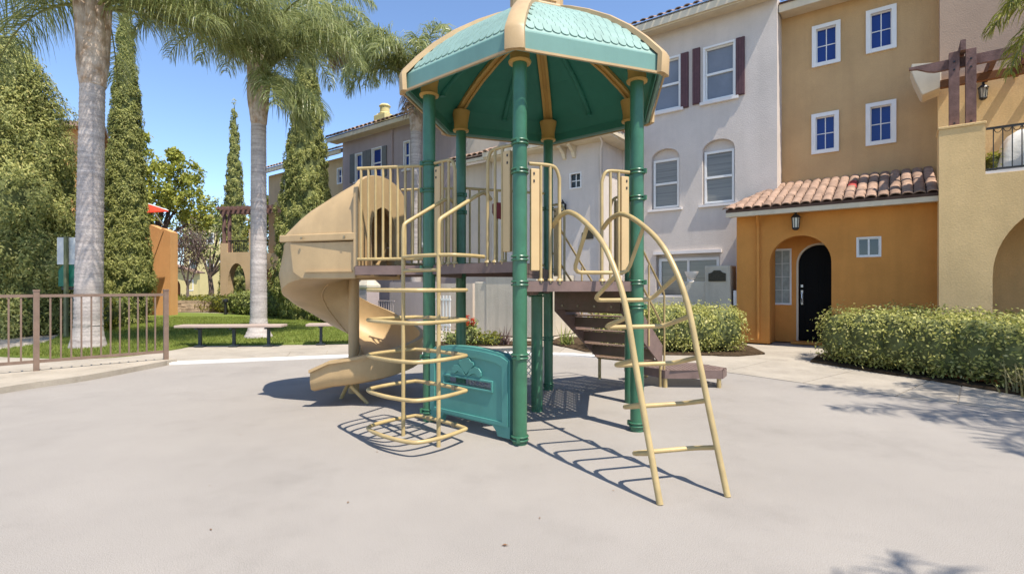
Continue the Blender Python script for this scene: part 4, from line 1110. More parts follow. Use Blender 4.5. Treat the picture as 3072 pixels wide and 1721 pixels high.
for a, d, z1, wd in ((-17.9, -4.0, 10.0, .42), (-18.9, -4.6, 9.9, .3)):
    mb = MB(); mb.prism([rect(a - wd, a + wd, 8.3, z1 - .35)], F, d + .35, d - .35); cmn = mb.build('chimney', 'stucco_pale_yellow', gh, bevel=.03)
    c = F(a, d, z1 - .35); mb = MB(); mb.lathe(tuple(c), [(.30, 0), (.33, .06), (.24, .12), (.24, .40), (.29, .44), (.20, .54), (.05, .58)], 14); mb.build('chimney_pot', 'stucco_pale_yellow', cmn, smooth=35)
mb = MB(); mb.tube([F(-14.9, -1.96, 7.9), F(-14.9, -1.96, .2)], .05, 6); mb.build('downspout', 'stucco_grey', gh)
# grey patio walls, pillar and gate in front of it
gp = thing('gate_pillar', (-4.30, 14.6, 0), 'small grey stucco pillar with pointed cap behind the slide column', 'pillar')
mb = MB(); mb.obox((-4.12, 14.6, .58), (.17, -.13, 0), (.13, .17, 0), (0, 0, .58)); mb.build('shaft', 'stucco_grey', gp)
mb = MB(); rings = [[Vector((-4.12, 14.6, z)) + Vector((math.cos(a) * r_, math.sin(a) * r_, 0)) for a in [R(8 + 90 * k) for k in range(4)]] for r_, z in ((.24, 1.16), (.34, 1.24), (.34, 1.30), (.12, 1.52), (.03, 1.62))]; mb.sweep(rings); mb.build('cap', 'stucco_patio', gp)
gwl = thing('grey_patio_wall', (-3.6, 15.5, 0), 'grey stucco patio wall below the grey house', 'wall')
mb = MB(); mb.obox((-2.95, 15.15, .70), (.75, -.52, 0), (.05, .07, 0), (0, 0, .70)); mb.build('wall', 'stucco_grey', gwl)
mb = MB(); mb.obox((-5.35, 16.6, .5), (.75, -.52, 0), (.05, .07, 0), (0, 0, .5)); mb.build('wall', 'stucco_grey', gwl)
gt = thing('white_gate', (-1.95, 13.6, 0), 'white picket gate standing behind the green posts', 'gate')
gd = FE; g0 = Vector((-2.20, 13.75, 0))
for z in (0.25, 0.92):
    mb = MB(); mb.bar(g0 + UP * z, g0 + gd * .75 + UP * z, .03, .05); mb.build('rail', 'white_paint', gt)
for k in range(7):
    mb = MB(); q = g0 + gd * (.02 + .115 * k); mb.bar(q + UP * .08, q + UP * 1.03, .05, .02, up=FN); mb.build('picket', 'white_paint', gt)
ig = thing('iron_railing', (-3.9, 14.3, 0), 'dark iron railing beside the grey pillar', 'railing')
i0 = Vector((-4.0, 14.75, 0))
for z in (0.16, 0.86):
    mb = MB(); mb.bar(i0 + UP * z, i0 + gd * .9 + UP * z, .03, .03); mb.build('rail', 'stucco_grey', ig)
for k in range(9):
    mb = MB(); q = i0 + gd * (.05 + .1 * k); mb.bar(q + UP * .02, q + UP * .86, .016, .016); mb.build('picket', 'stucco_grey', ig)

# ---- tan house far left of the row
th_ = thing('tan_house', F(-24, -4, 0), 'tan house behind the tall cypress, left of the grey house', 'house')
tw = [(-19.92, -19.5, 6.3, 7.1), (-24.9, -24.2, 6.0, 7.2), (-22.6, -21.9, 6.0, 7.2), (-24.9, -24.1, 3.0, 4.3)]
wall(th_, 'wall', 'stucco_tan', rect(-26.6, -18.8, 0.02, 7.6), [rect(a0 + .03, a1 - .03, z0 + .03, z1 - .03) for a0, a1, z0, z1 in tw], -2.7, .3)
for q in tw: window(th_, *q, -2.7, fw=.06, cross=(0, 0), rail=.5, glass='glass_painted_sky')
block(th_, 'eave_fascia', 'beige_trim', -27.0, -18.9, -2.1, -2.2, 7.58, 7.78)
mb = MB(); v = [F(-27, -2.1, 7.79), F(-18.9, -2.1, 7.79), F(-20, -5, 8.9), F(-26, -5, 8.9)]; mb.add(v + [p - UP * .05 for p in v], [(0, 1, 2, 3), (7, 6, 5, 4), (0, 4, 5, 1), (1, 5, 6, 2), (2, 6, 7, 3), (3, 7, 4, 0)])
trf = mb.build('roof', 'roof_bed', th_); eave_tiles(trf, -27, -18.9, -2.07, 7.79, .4, me=TILE_FAR, pitch=.3, rows=1)

# ---- yellow house at the right edge with balcony, pergola and archway
yh = thing('yellow_house', F(4.4, -0.6, 0), 'yellow stucco house with round archway and pergola balcony at the right edge', 'house')
ar = arch(3.43, 5.30, 0.02, 1.42, 2.62, 24)
wall(yh, 'wall', 'stucco_yellow', [(2.74, 0.02), (3.429, 0.02)] + [ar[0]] + list(reversed(ar[2:])) + [ar[1]] + [(5.301, 0.02), (7.0, 0.02), (7.0, 3.15), (3.34, 3.15), (3.34, 4.0), (2.74, 4.0)], [], 0.5, 0.55)
block(yh, 'pier_cap', 'stucco_yellow', 2.725, 3.355, 0.515, -.06, 4.002, 4.05, bevel=.01)
block(yh, 'passage_wall', 'stucco_yellow', 2.9, 7.0, -1.5, -1.7, 0.02, 3.0)
block(yh, 'side_wall', 'stucco_yellow', 2.745, 2.95, -0.051, -2.6, 0.02, 3.09)
block(yh, 'balcony_floor', 'stucco_yellow', 2.96, 7.0, -0.052, -2.0, 3.0, 3.10)
block(yh, 'balcony_back_wall', 'stucco_yellow', 2.80, 7.0, -1.0, -1.2, 3.10, 5.32)
block(yh, 'upper_wall', 'stucco_mauve', 2.83, 7.0, -1.05, -1.3, 5.321, 9.0)
# corbelled eave at the corner
mb = MB(); mb.prism([[(0, 5.50), (-.44, 5.58), (-.46, 5.48), (-.40, 5.26), (-.30, 4.98), (-.27, 4.94), (0, 5.02)]], lambda a, d, z: F(2.82 + a, d, z), -0.42, -0.95); mb.build('eave_return', 'beige_trim', yh, bevel=.015)
# pergola
for a in (2.955, 3.175):
    mb = MB(); mb.prism([rect(a - .07, a + .07, 4.052, 5.38)], F, .34, .22); po = mb.build('pergola_post', 'wood_mauve', yh, bevel=.006)
    mb = MB()
    for z in (4.12, 5.20, 5.06): mb.obox(F(a, .345, z), FE * .014, FN * .006, UP * .014)
    mb.build('bolts', 'dark_metal', po)
mb = MB(); mb.prism([[(2.33, 5.30), (2.33, 5.26), (2.45, 5.24), (2.60, 5.16), (2.70, 5.13), (7.0, 5.13), (7.0, 5.33)]], F, .218, .15); mb.build('pergola_beam', 'wood_mauve', yh)
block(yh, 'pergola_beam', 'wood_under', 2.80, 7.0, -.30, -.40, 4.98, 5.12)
for k in range(10):
    a = 3.065 + k * .42; mb = MB(); mb.prism([[(.45, 5.34), (.45, 5.52), (-.99, 5.52), (-.99, 5.34)]] if k == 0 else [[(.148, 5.13), (.148, 5.30), (-.99, 5.30), (-.99, 5.13)]], lambda x, d, z, a=a: F(a + d, x, z), -.035, .035); mb.build('pergola_rafter', 'wood_mauve', yh)
# balcony railing
rl = MB(); rl.bar(F(3.36, .40, 3.93), F(7.0, .40, 3.93), .04, .035); rl.bar(F(3.36, .40, 3.24), F(7.0, .40, 3.24), .03, .03); ro2 = rl.build('balcony_railing', 'dark_metal', yh)
for k in range(26):
    a = 3.45 + .115 * k; mb = MB(); mb.bar(F(a, .40, 3.25), F(a, .40, 3.91), .014, .014, up=FE)
    mb.tube([F(a + .0575 + .045 * math.cos(R(t)), .40, 3.905 + .06 * math.sin(R(t))) for t in range(180, 361, 30)], .006, 5); mb.build('baluster', 'dark_metal', ro2)
block(yh, 'balcony_kerb', 'stucco_trim', 3.342, 7.0, .49, .31, 3.152, 3.20)
lantern(F(3.45, -1.0, 4.94), FN, 'black wall lantern under the pergola on the balcony', 1.0)
# white covered chair and potted plant on the balcony
cv = thing('covered_chair', F(3.80, .12, 3.10), 'white cloth cover draped over a balcony chair', 'chair cover')
mb = MB(); rings = []
for (s, z) in ((.36, 0), (.34, .2), (.29, .42), (.25, .58), (.17, .72), (.06, .80)):
    rings.append([F(3.80 + .06 * z, .10, 3.10 + z) + FE * (math.cos(a) * s * (1 + .10 * math.sin(5 * a + z * 5))) + FN * (math.sin(a) * s * .75 * (1 + .10 * math.sin(6 * a))) for a in [2 * math.pi * k / 28 for k in range(28)]])
mb.sweep(rings); mb.build('cover', 'cloth_white', cv, smooth=70)

# ---- arched balcony house beyond the lawn
def FB(a, d, z): return Vector((-16.04, 28.0, 0)) + Vector((.985, -.17, 0)) * a + Vector((-.17, -.985, 0)) * d + UP * z
ab = thing('arched_house', FB(1.5, -1, 0), 'small yellow house with tall arch and pergola balcony beyond the lawn', 'house')
ax_ = arch(.45, 1.55, 0.02, 1.35, 2.55, 16)
wall(ab, 'wall', 'stucco_tan', [(0, 0.02), (.449, .02)] + [ax_[0]] + list(reversed(ax_[2:])) + [ax_[1]] + [(1.551, .02), (2.4, .02), (2.4, 4.4), (1.75, 4.4), (1.75, 3.15), (.42, 3.15), (.42, 3.65), (0, 3.65)], [], 0, .45, FB)
block(ab, 'passage_wall', 'stucco_pale_yellow', -.2, 3.2, -2.4, -2.6, .02, 3.0, FB)
block(ab, 'balcony_floor', 'stucco_tan', .05, 3.2, -.46, -2.4, 2.95, 3.1, FB)
block(ab, 'side_wall', 'stucco_tan', 2.401, 4.2, -.2, -.6, .02, 3.1, FB)
mb = MB(); mb.bar(FB(.42, -.1, 3.78), FB(1.75, -.1, 3.78), .05, .05); rr = mb.build('balcony_railing', 'dark_metal', ab)
for k in range(11): mb = MB(); q = .48 + .12 * k; mb.bar(FB(q, -.1, 3.15), FB(q, -.1, 3.78), .025, .025); mb.build('baluster', 'dark_metal', rr)
for a in (.12, .45): mb = MB(); mb.bar(FB(a, -.15, 3.652 if a < .4 else 3.16), FB(a, -.15, 5.35), .14, .14); mb.build('pergola_post', 'wood_mauve', ab)
mb = MB(); mb.bar(FB(-.1, -.15, 5.36), FB(3.6, -.15, 5.36), .14, .2); mb.build('pergola_beam', 'wood_mauve', ab)
for k in range(12): mb = MB(); a = .05 + .3 * k; mb.bar(FB(a, .3, 5.55), FB(a, -2.0, 5.55), .08, .16); mb.build('pergola_rafter', 'wood_mauve', ab)
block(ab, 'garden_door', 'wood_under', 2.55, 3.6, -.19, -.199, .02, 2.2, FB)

# ---- orange house on the far left, mostly hidden by trees
lh = thing('orange_house', (-17.5, 19.5, 0), 'peach orange house behind the left trees', 'house')
mb = MB(); mb.prism([[(-20, 18.6), (-15.0, 18.6), (-19.5, 24.5), (-25, 24.5)]], lambda a, d, z: (a, z, d), 7.0, 0.02); mb.build('wall', 'stucco_peach', lh)
mb = MB(); mb.prism([[(-20.3, 18.2), (-14.6, 18.2), (-19.1, 24.7), (-25.3, 24.7)]], lambda a, d, z: (a, z, d), 7.18, 7.001); orf2 = mb.build('roof', 'roof_tile', lh)
mb = MB(); mb.box(-15.4, -14.55, 19.0, 19.4, 0.02, 3.05); mb.build('porch_wall', 'stucco_yellow', lh)
ow = thing('orange_pier', (-15.4, 22, 0), 'tall orange stucco garden pier with slanting top', 'pier')
mb = MB(); mb.prism([[(-16.05, 0.02), (-14.72, .02), (-14.72, 3.62), (-15.15, 3.80), (-15.2, 3.74), (-15.8, 3.98), (-16.05, 3.4)]], lambda a, d, z: Vector((a, 22.0 - d - .25 * (a + 15), z)), 0.0, -.5); mb.build('wall', 'stucco_peach', ow)
aw_ = thing('red_awning', (-14.6, 21.0, 0), 'bright red fabric awning above the orange pier', 'awning')
mb = MB(); v = [Vector(p) for p in ((-15.0, 21.0, 4.62), (-14.1, 20.9, 4.33), (-14.2, 20.3, 4.22), (-14.85, 20.2, 4.16))]; mb.add(v + [p + UP * .03 for p in v], [(3, 2, 1, 0), (4, 5, 6, 7), (0, 1, 5, 4), (1, 2, 6, 5), (2, 3, 7, 6), (3, 0, 4, 7)]); mb.build('fabric', 'awning_red', aw_)
mb = MB(); mb.tube([v[0] + UP * .05, v[1] + UP * .05], .03, 6); mb.build('roller', 'white_paint', aw_)
mb = MB(); mb.tube([v[0], Vector((-15.0, 21.9, 3.9))], .03, 6); mb.build('arm', 'white_paint', aw_)

# ---- distant pale yellow houses at the end of the lane
for i, (x, y, w_, h_, lab) in enumerate(((-30.5, 47, 3.0, 3.4, 'pale yellow single-storey house with arched door at the far end of the lane'), (-32.2, 54, 5.2, 8.6, 'tall pale yellow house rising behind the far trees'))):
    def FD_(a, d, z, x=x, y=y): return Vector((x + a, y - d, z))
    fh = thing('far_house', (x, y, 0), lab, 'house')
    hole = [arch(-.9, -.1, .02, 1.2, 1.9, 8)] if i == 0 else []
    if i == 0:
        ah_ = hole[0]; wall(fh, 'wall', 'stucco_pale_yellow', [(-w_ / 2, .02), (-.901, .02), ah_[0]] + list(reversed(ah_[2:])) + [ah_[1], (-.099, .02), (w_ / 2, .02), (w_ / 2, h_ - .9), (-w_ / 2 + .6, h_), (-w_ / 2, h_)], [], 0, .3, FD_)
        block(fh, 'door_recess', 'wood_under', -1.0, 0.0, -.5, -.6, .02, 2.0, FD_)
        window(fh, .5, 1.1, .9, 1.9, 0, fw=.08, fr=FD_, glass='glass_dark', cross=(0, 0))
    else:
        wall(fh, 'wall', 'stucco_pale_yellow', rect(-w_ / 2, w_ / 2, .02, h_), [], 0, .3, FD_)
        for a in (-1.6, 0.2, 1.6):
            for z in (3.0, 5.8): window(fh, a - .4, a + .4, z, z + 1.2, .01, fw=.09, fr=FD_, glass='glass_dark', cross=(0, 0), deep=.005)
    mb = MB()
    if i: mb.box(x - w_ / 2 - .3, x + w_ / 2 + .3, y - .4, y + 3, h_ + .001, h_ + .25)
    else: mb.bar((x - w_ / 2, y + .2, h_ + .1), (x + w_ / 2 + .2, y + .2, h_ - .85), 1.2, .12)
    mb.build('roof', 'roof_tile', fh)
# ------------------------------------------------------------------ foliage helpers
def leaf_quads(C, D, ln, wd, rng=RNG, noise=.55, up=.35):
    """diamond leaves at C whose faces look roughly along D (outwards); slightly folded along the midrib"""
    n = len(C); N_ = D / np.maximum(np.linalg.norm(D, axis=1, keepdims=True), 1e-6) + rng.normal(0, noise, (n, 3)) * .6
    N_ /= np.maximum(np.linalg.norm(N_, axis=1, keepdims=True), 1e-6)
    T = rng.normal(size=(n, 3)) + np.array([0, 0, up * 2]); T -= N_ * (T * N_).sum(1, keepdims=True); T /= np.maximum(np.linalg.norm(T, axis=1, keepdims=True), 1e-6)
    S = np.cross(N_, T)
    l = (ln * rng.uniform(.6, 1.4, n))[:, None]; w = (wd * rng.uniform(.7, 1.3, n))[:, None]
    V = np.stack([C - T * l * .5, C + S * w * .5 + N_ * w * .18, C + T * l * .5 - N_ * l * .12, C - S * w * .5 + N_ * w * .18], 1).reshape(-1, 3)
    return V, np.arange(n * 4).reshape(-1, 4)
def unit(n, rng=RNG):
    v = rng.normal(size=(n, 3)); return v / np.linalg.norm(v, axis=1, keepdims=True)

def conifer(name, base, H, prof, label, nsp, per, leaf=(.13, .035), spread=.15, mat_='cypress_leaf', lump=.12, core=.87, seed=1, group=None, upw=.6, outw=.8, z0=0.0):
    """dense evergreen: trunk, dark inner core, thousands of small sprays on a lumpy surface; prof(f) = radius at height fraction"""
    rng = np.random.default_rng(seed); t = thing(name, base, label, 'tree', group); B = Vector(base)
    mb = MB(); mb.tube([B - UP * .1, B + UP * H * .3, B + UP * H * .6], .16, 8, radii=[.17, .12, .06]); mb.build('trunk', 'wood_bark', t)
    ph = rng.uniform(0, 6.28, 6)
    def rad(f, a): return prof(f) * (1 + lump * (np.sin(3 * a + 9 * f + ph[0]) * .5 + np.sin(5 * a - 17 * f + ph[1]) * .4 + np.sin(2 * a + 31 * f + ph[2]) * .45))
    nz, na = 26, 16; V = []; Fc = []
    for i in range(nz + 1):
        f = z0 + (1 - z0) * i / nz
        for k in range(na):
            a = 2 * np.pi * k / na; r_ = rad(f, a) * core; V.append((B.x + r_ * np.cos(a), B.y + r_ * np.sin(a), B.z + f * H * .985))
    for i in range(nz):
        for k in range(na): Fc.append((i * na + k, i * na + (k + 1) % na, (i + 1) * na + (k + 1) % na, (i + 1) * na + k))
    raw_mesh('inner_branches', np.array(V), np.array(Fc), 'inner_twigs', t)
    # sprays, more of them where the crown is wide
    fs = rng.uniform(z0, 1, nsp * 3); keep = rng.uniform(0, 1, nsp * 3) < np.array([prof(f) for f in fs]) / max(prof(f) for f in np.linspace(0, 1, 40)); fs = fs[keep][:nsp]
    n = len(fs); aa = rng.uniform(0, 2 * np.pi, n); rr = np.array([rad(f, a) for f, a in zip(fs, aa)]) * rng.uniform(.80, 1.05, n)
    out = np.column_stack([np.cos(aa), np.sin(aa), np.full(n, .15)])
    SC = np.column_stack([B.x + rr * np.cos(aa), B.y + rr * np.sin(aa), B.z + fs * H])
    # every clump is a little upright plume: leaves on its shell face away from its centre
    u = unit(n * per, rng); ro_n = np.repeat(out, per, 0); dn = (u * ro_n).sum(1, keepdims=True); u = np.where(dn < -.2, u - 2 * dn * ro_n, u); u /= np.linalg.norm(u, axis=1, keepdims=True); cs = np.repeat(rng.uniform(.6, 1.25, n), per)[:, None] * spread
    C = np.repeat(SC, per, 0) + u * cs * np.array([.8, .8, 1.5]) * rng.uniform(.6, 1.0, (n * per, 1))
    D = u * .9 + np.repeat(out, per, 0) * outw + np.array([0, 0, upw * .4])
    V, Fq = leaf_quads(C, D, leaf[0], leaf[1], rng, up=upw)
    raw_mesh('crown', V, Fq, mat_, t)
    return t

# ------------------------------------------------------------------ palms
def frond_mesh(parent, origin, az, el, length, bend, seed, mat_='palm_leaf', leaf=.62, nl=62, droop=1.0, width=.020, name='frond', twist=0.0):
    """feather frond: arching rachis with drooping leaflets on both sides in several planes"""
    rng = np.random.default_rng(seed); o = Vector(origin)
    d = Vector((math.cos(az) * math.cos(el), math.sin(az) * math.cos(el), math.sin(el)))
    n = 22; pts = [o]; dirs = []; step = length / n
    for k in range(n):
        dirs.append(d.copy()); pts.append(pts[-1] + d * step)
        d = (d + Vector((0, 0, -bend * (0.35 + 1.1 * k / n) / n)) + Vector((-math.sin(az), math.cos(az), 0)) * twist / n).normalized()
    dirs.append(d.copy())
    mb = MB(); mb.tube(pts, .02, 5, radii=[.030 * (1 - .88 * k / n) + .003 for k in range(n + 1)])
    o_ = mb.build(name, 'palm_rachis' if mat_ != 'palm_dead' else 'wood_bark', parent, smooth=60)
    Pp = np.array([tuple(p) for p in pts]); Dd = np.array([tuple(q) for q in dirs])
    s = np.sort(rng.uniform(.14, 1.0, nl * 2)) * n; i0 = np.minimum(s.astype(int), n - 1); fr = (s - i0)[:, None]
    base = Pp[i0] * (1 - fr) + Pp[i0 + 1] * fr; T = Dd[i0]
    m = len(s); side = np.where(np.arange(m) % 2 == 0, 1.0, -1.0)[:, None]
    S = np.cross(T, np.array([0, 0, 1.0])); S /= np.maximum(np.linalg.norm(S, axis=1, keepdims=True), 1e-3); U = np.cross(S, T)
    u = (s / n)
    l = (leaf * np.clip(np.sin(np.pi * np.clip(u * .86 + .12, 0, 1)) ** .6, .25, 1) * rng.uniform(.8, 1.15, m))[:, None]
    A = T * rng.uniform(.35, .75, (m, 1)) + S * side * rng.uniform(.5, 1.0, (m, 1)) + U * rng.uniform(-.35, .65, (m, 1))
    A /= np.linalg.norm(A, axis=1, keepdims=True)
    p1 = base + A * l * .38
    A2 = A + np.array([0, 0, -1.0]) * droop * rng.uniform(.6, 1.4, (m, 1)); A2 /= np.linalg.norm(A2, axis=1, keepdims=True)
    p2 = p1 + A2 * l * .34
    A3 = A2 + np.array([0, 0, -1.0]) * droop * rng.uniform(.6, 1.6, (m, 1)); A3 /= np.linalg.norm(A3, axis=1, keepdims=True)
    p3 = p2 + A3 * l * .34
    Wv = np.cross(A, rng.normal(size=(m, 3))); Wv /= np.maximum(np.linalg.norm(Wv, axis=1, keepdims=True), 1e-3); w = width * rng.uniform(.7, 1.2, (m, 1))
    V = np.stack([base - Wv * w * .4, base + Wv * w * .4, p1 - Wv * w * .5, p1 + Wv * w * .5, p2 - Wv * w * .42, p2 + Wv * w * .42, p3 - Wv * w * .08, p3 + Wv * w * .08], 1).reshape(-1, 3)
    q = np.arange(m)[:, None] * 8
    Fq = np.concatenate([q + np.array([0, 1, 3, 2]), q + np.array([2, 3, 5, 4]), q + np.array([4, 5, 7, 6])], 0)
    raw_mesh('leaflets', V, Fq, mat_, o_)
    return o_

def palm(base, H, r0, r1, fronds, label, seed, lean=(0, 0), boot=1.0, mat_='palm_leaf', leaf=.62, nl=62, flare=1.35, dead=(), width=.020):
    """queen palm: ringed trunk, swollen crown of old leaf bases, arching fronds; H is where the green crown starts"""
    rng = random.Random(seed); t = thing('palm_tree', base, label, 'palm tree', 'palm trees around the playground'); B = Vector(base)
    hb = H - boot
    prof = []; z = -0.05
    while z < hb:
        f = max(0, z) / hb; r_ = r1 + (r0 - r1) * (1 - f) ** 1.2
        if z < .5: r_ *= 1 + (flare - 1) * ((.5 - max(z, 0)) / .5) ** 2
        prof.append((r_ * rng.uniform(1.0, 1.015), z)); prof.append((r_ * rng.uniform(.955, .985), z + .055)); z += rng.uniform(.075, .10)
    mb = MB(); seg = 22; rings = []
    for (r_, zz) in prof:
        off = Vector((lean[0] * zz / H, lean[1] * zz / H, 0)); jit = rng.uniform(-.006, .006)
        rings.append([B + off + Vector((math.cos(2 * math.pi * k / seg) * r_ * (1 + .012 * math.sin(3 * k + zz * 4)), math.sin(2 * math.pi * k / seg) * r_, zz + jit * math.cos(2 * math.pi * k / seg))) for k in range(seg)])
    mb.sweep(rings); mb.build('trunk', 'palm_bark', t, smooth=45)
    top = B + Vector((lean[0], lean[1], H))
    # old leaf bases wrapped round the crown shaft
    mb = MB(); lp = [(r1 * .95, hb - .05), (r1 * 1.10, hb + boot * .10), (r1 * 1.30, hb + boot * .32), (r1 * 1.22, hb + boot * .70), (r1 * .9, hb + boot * 1.05), (r1 * .4, hb + boot * 1.4)]
    mb.sweep([[B + Vector((lean[0] * z_ / H, lean[1] * z_ / H, z_)) + Vector((math.cos(a) * q, math.sin(a) * q, 0)) for a in [2 * math.pi * k / 18 for k in range(18)]] for q, z_ in lp]); mb.build('crown_shaft', 'palm_boot', t, smooth=60)
    for k in range(13):
        a = k * 2.4 + rng.uniform(-.2, .2); zb_ = hb + boot * (.02 + .055 * k); rr = r1 * (1.04 + .04 * min(k, 5)); hgt = boot * rng.uniform(.55, .85)
        e = Vector((-math.sin(a), math.cos(a), 0)); o_ = Vector((math.cos(a), math.sin(a), 0)); cx = B + Vector((lean[0] * zb_ / H, lean[1] * zb_ / H, 0))
        rings = []
        for f in (0, .2, .45, .7, .88, 1.0):
            wv = r1 * (1.05 - .55 * f ** .7) * (1 if f < .95 else .7); bow = rr + r1 * .30 * math.sin(math.pi * min(1, f * 1.05)) + (r1 * .40 * (f - .55) / .45 if f > .55 else 0)
            rings.append([cx + UP * (zb_ + hgt * f) + o_ * (bow * math.cos(s) - .0) + e * (math.sin(s) * wv * 1.15) - o_ * th_2 for s, th_2 in ((-.9, 0), (-.45, 0), (0, 0), (.45, 0), (.9, 0), (.9, .03), (.45, .035), (0, .04), (-.45, .035), (-.9, .03))])
        bm_ = MB(); bm_.sweep(rings); bm_.build('leaf_base', 'palm_boot', t, smooth=60)
    for i, (az, el, ln, bd) in enumerate(fronds):
        frond_mesh(t, top + Vector((math.cos(R(az)), math.sin(R(az)), 0)) * r1 * .6 + UP * rng.uniform(-.12, .22), R(az), R(el), ln, bd, seed * 100 + i, mat_ if i not in dead else 'palm_dead', leaf=leaf, nl=nl, droop=1.0, width=width)
    return t
def crown(n, seed, ln=(2.6, 3.3), low=0.35):
    rg = random.Random(seed); out = []
    for k in range(n):
        el = 68 - 85 * ((k + .5) / n) ** .9 + rg.uniform(-6, 6)
        out.append((k * 137.5 + rg.uniform(-12, 12), el, rg.uniform(*ln), 1.5 + .5 * rg.random() + max(0, el) / 60 * .8))
    return out

def arcs(az_el, seed, ln=(3.0, 3.6)):
    rg = random.Random(seed); return [(az + rg.uniform(-6, 6), el, rg.uniform(*ln), 1.9 + el / 45.0 + rg.uniform(-.2, .2)) for az, el in az_el]
palm((-8.62, 10.35, 0), 6.95, .248, .21, arcs([(90, 60), (130, 70), (260, 62), (300, 58), (330, 66), (50, 68), (10, 72), (190, 68)], 30) + [(-8, 10, 3.7, .85), (6, 14, 3.7, .95), (-22, 8, 3.5, .9), (20, 12, 3.6, .95), (0, 4, 3.4, .75), (12, 20, 3.8, 1.1), (-34, 14, 3.4, 1.0), (34, 8, 3.3, .9), (-3, 24, 3.9, 1.2), (-15, 0, 3.2, .7), (26, 2, 3.2, .75)] + arcs([(-45, 28), (48, 36), (180, 30), (200, 15), (165, 12), (215, 30), (150, 35), (240, 25), (270, 42), (120, 30)], 31),
     'thick grey ringed palm standing on the lawn behind the brown fence', 21, boot=1.65, flare=1.32, leaf=.92, nl=125, width=.017, lean=(.12, 0))
palm((-6.17, 12.4, 0), 6.45, .195, .17, arcs([(0, 62), (-14, 55), (15, 58), (-35, 60), (178, 58), (160, 66), (197, 62), (140, 60), (220, 68), (30, 64), (-60, 62), (60, 58), (270, 66), (290, 55), (100, 62), (75, 70), (245, 58), (-5, 48), (185, 74), (20, 76)], 32, (2.9, 3.4)) + [(-20, -35, 1.7, .8), (5, -48, 1.6, .6), (-50, -30, 1.9, .9), (40, -40, 1.7, .7), (-8, -20, 2.0, 1.0)],
     'shaded slim palm trunk rising behind the park benches', 22, boot=1.25, flare=1.7, leaf=.82, nl=120, width=.018)
palm((-3.58, 19.0, 0), 9.0, .215, .20, arcs([(185, 45), (170, 55), (200, 38), (150, 48), (220, 52), (0, 25), (20, 40), (-20, 10), (40, 35), (-60, 30), (250, 42), (280, 45), (130, 60), (60, 62), (235, 66), (300, 60), (100, 70), (-35, 55), (195, 68), (172, 34), (208, 58)], 33, (2.8, 3.4)) + [(-60, -45, 2.1, .7), (10, -35, 2.1, .8), (-30, -25, 2.3, .9), (275, -55, 1.9, .4)],
     'palm with heavy hanging crown directly behind the canopy', 23, boot=2.0, leaf=.9, nl=95, width=.028, dead=(24,))
palm((-8.75, 22.2, 0), 12.5, .22, .19, crown(12, 13, (3.0, 3.5)) + arcs([(-10, 10), (10, 25), (-35, 0), (190, 5), (170, 20), (-80, 0), (250, 5), (30, 0), (-60, 20), (215, 20)], 34) + [(-15, -30, 2.4, .9), (20, -40, 2.2, .7), (-50, -45, 2.2, .6), (200, -35, 2.3, .8), (-30, -55, 2.4, .5), (0, -15, 2.9, 1.0)],
     'palm crown hanging above the tapered cypress, left of the chimneys', 24, boot=1.2, leaf=1.05, nl=90, width=.030, dead=(22, 26))
# palms just outside the frame on the right: one frond hangs into the corner, their shadows fall on the yard
palm((7.55, 2.45, 0), 5.6, .20, .17, crown(13, 17, (2.3, 2.9)) + [(135, 14, 2.9, 1.3), (165, 18, 2.6, 1.4), (112, 10, 2.6, 1.7), (100, 4, 2.6, 1.5)],
     'palm outside the right edge that throws long shadows over the yard', 25, boot=.9, mat_='palm_leaf_bright', leaf=.6, nl=75)
palm((8.78, 6.85, 0), 4.85, .20, .17, [(330, 30, 2.4, 1.8), (300, 45, 2.3, 2.0), (280, 35, 2.3, 1.9), (250, 40, 2.2, 2.2), (172, 30, 2.25, 3.2), (186, 42, 2.35, 3.3), (160, 50, 2.2, 3.0), (200, 25, 2.1, 3.0), (178, 55, 2.5, 3.3), (225, 50, 2.2, 2.6)],
     'palm whose yellow-green fronds hang into the top right corner', 27, boot=.9, mat_='palm_leaf_bright', leaf=.55, nl=110, width=.018)
palm((4.25, -1.92, 0), 5.8, .20, .17, crown(12, 19, (2.2, 2.8)) + [(150, 15, 2.6, 1.4), (120, 12, 2.4, 1.4)],
     'palm beside the viewer that shades the lower right corner', 26, boot=.9, leaf=.6, nl=44)

# ------------------------------------------------------------------ cypresses and other trees
def cyp(f, R_=.8): return R_ * (np.clip((1 - f), 0, 1) ** .80) * (0.62 + .38 * np.clip(f / .12, 0, 1)) * 1.08 * (1 if f < .999 else .2)
conifer('cypress_tree', (-12.9, 17.0, 0), 11.2, lambda f: cyp(f, .74), 'tall dark italian cypress just right of the thick palm', 1300, 46, seed=31, group='italian cypresses', leaf=(.095, .030))
conifer('cypress_tree', (-8.0, 19.8, 0), 11.6, lambda f: cyp(f, 1.22), 'broad tapered italian cypress left of the spiral slide', 1300, 46, seed=32, group='italian cypresses', leaf=(.105, .034))
conifer('cypress_tree', (-18.0, 33.0, 0), 13.3, lambda f: cyp(f, .86), 'slender distant italian cypress above the arched house', 800, 24, seed=33, group='italian cypresses', leaf=(.16, .05))
conifer('juniper_tree', (-13.6, 13.6, 0), 8.1, lambda f: 2.15 * (np.clip(1 - f, 0, 1) ** .5) * (0.80 + .2 * np.clip(f / .2, 0, 1)), 'large bushy juniper tree at the left edge', 1500, 60, leaf=(.10, .034), spread=.27, mat_='juniper_leaf', lump=.20, core=.85, seed=34, upw=.55, outw=.8)

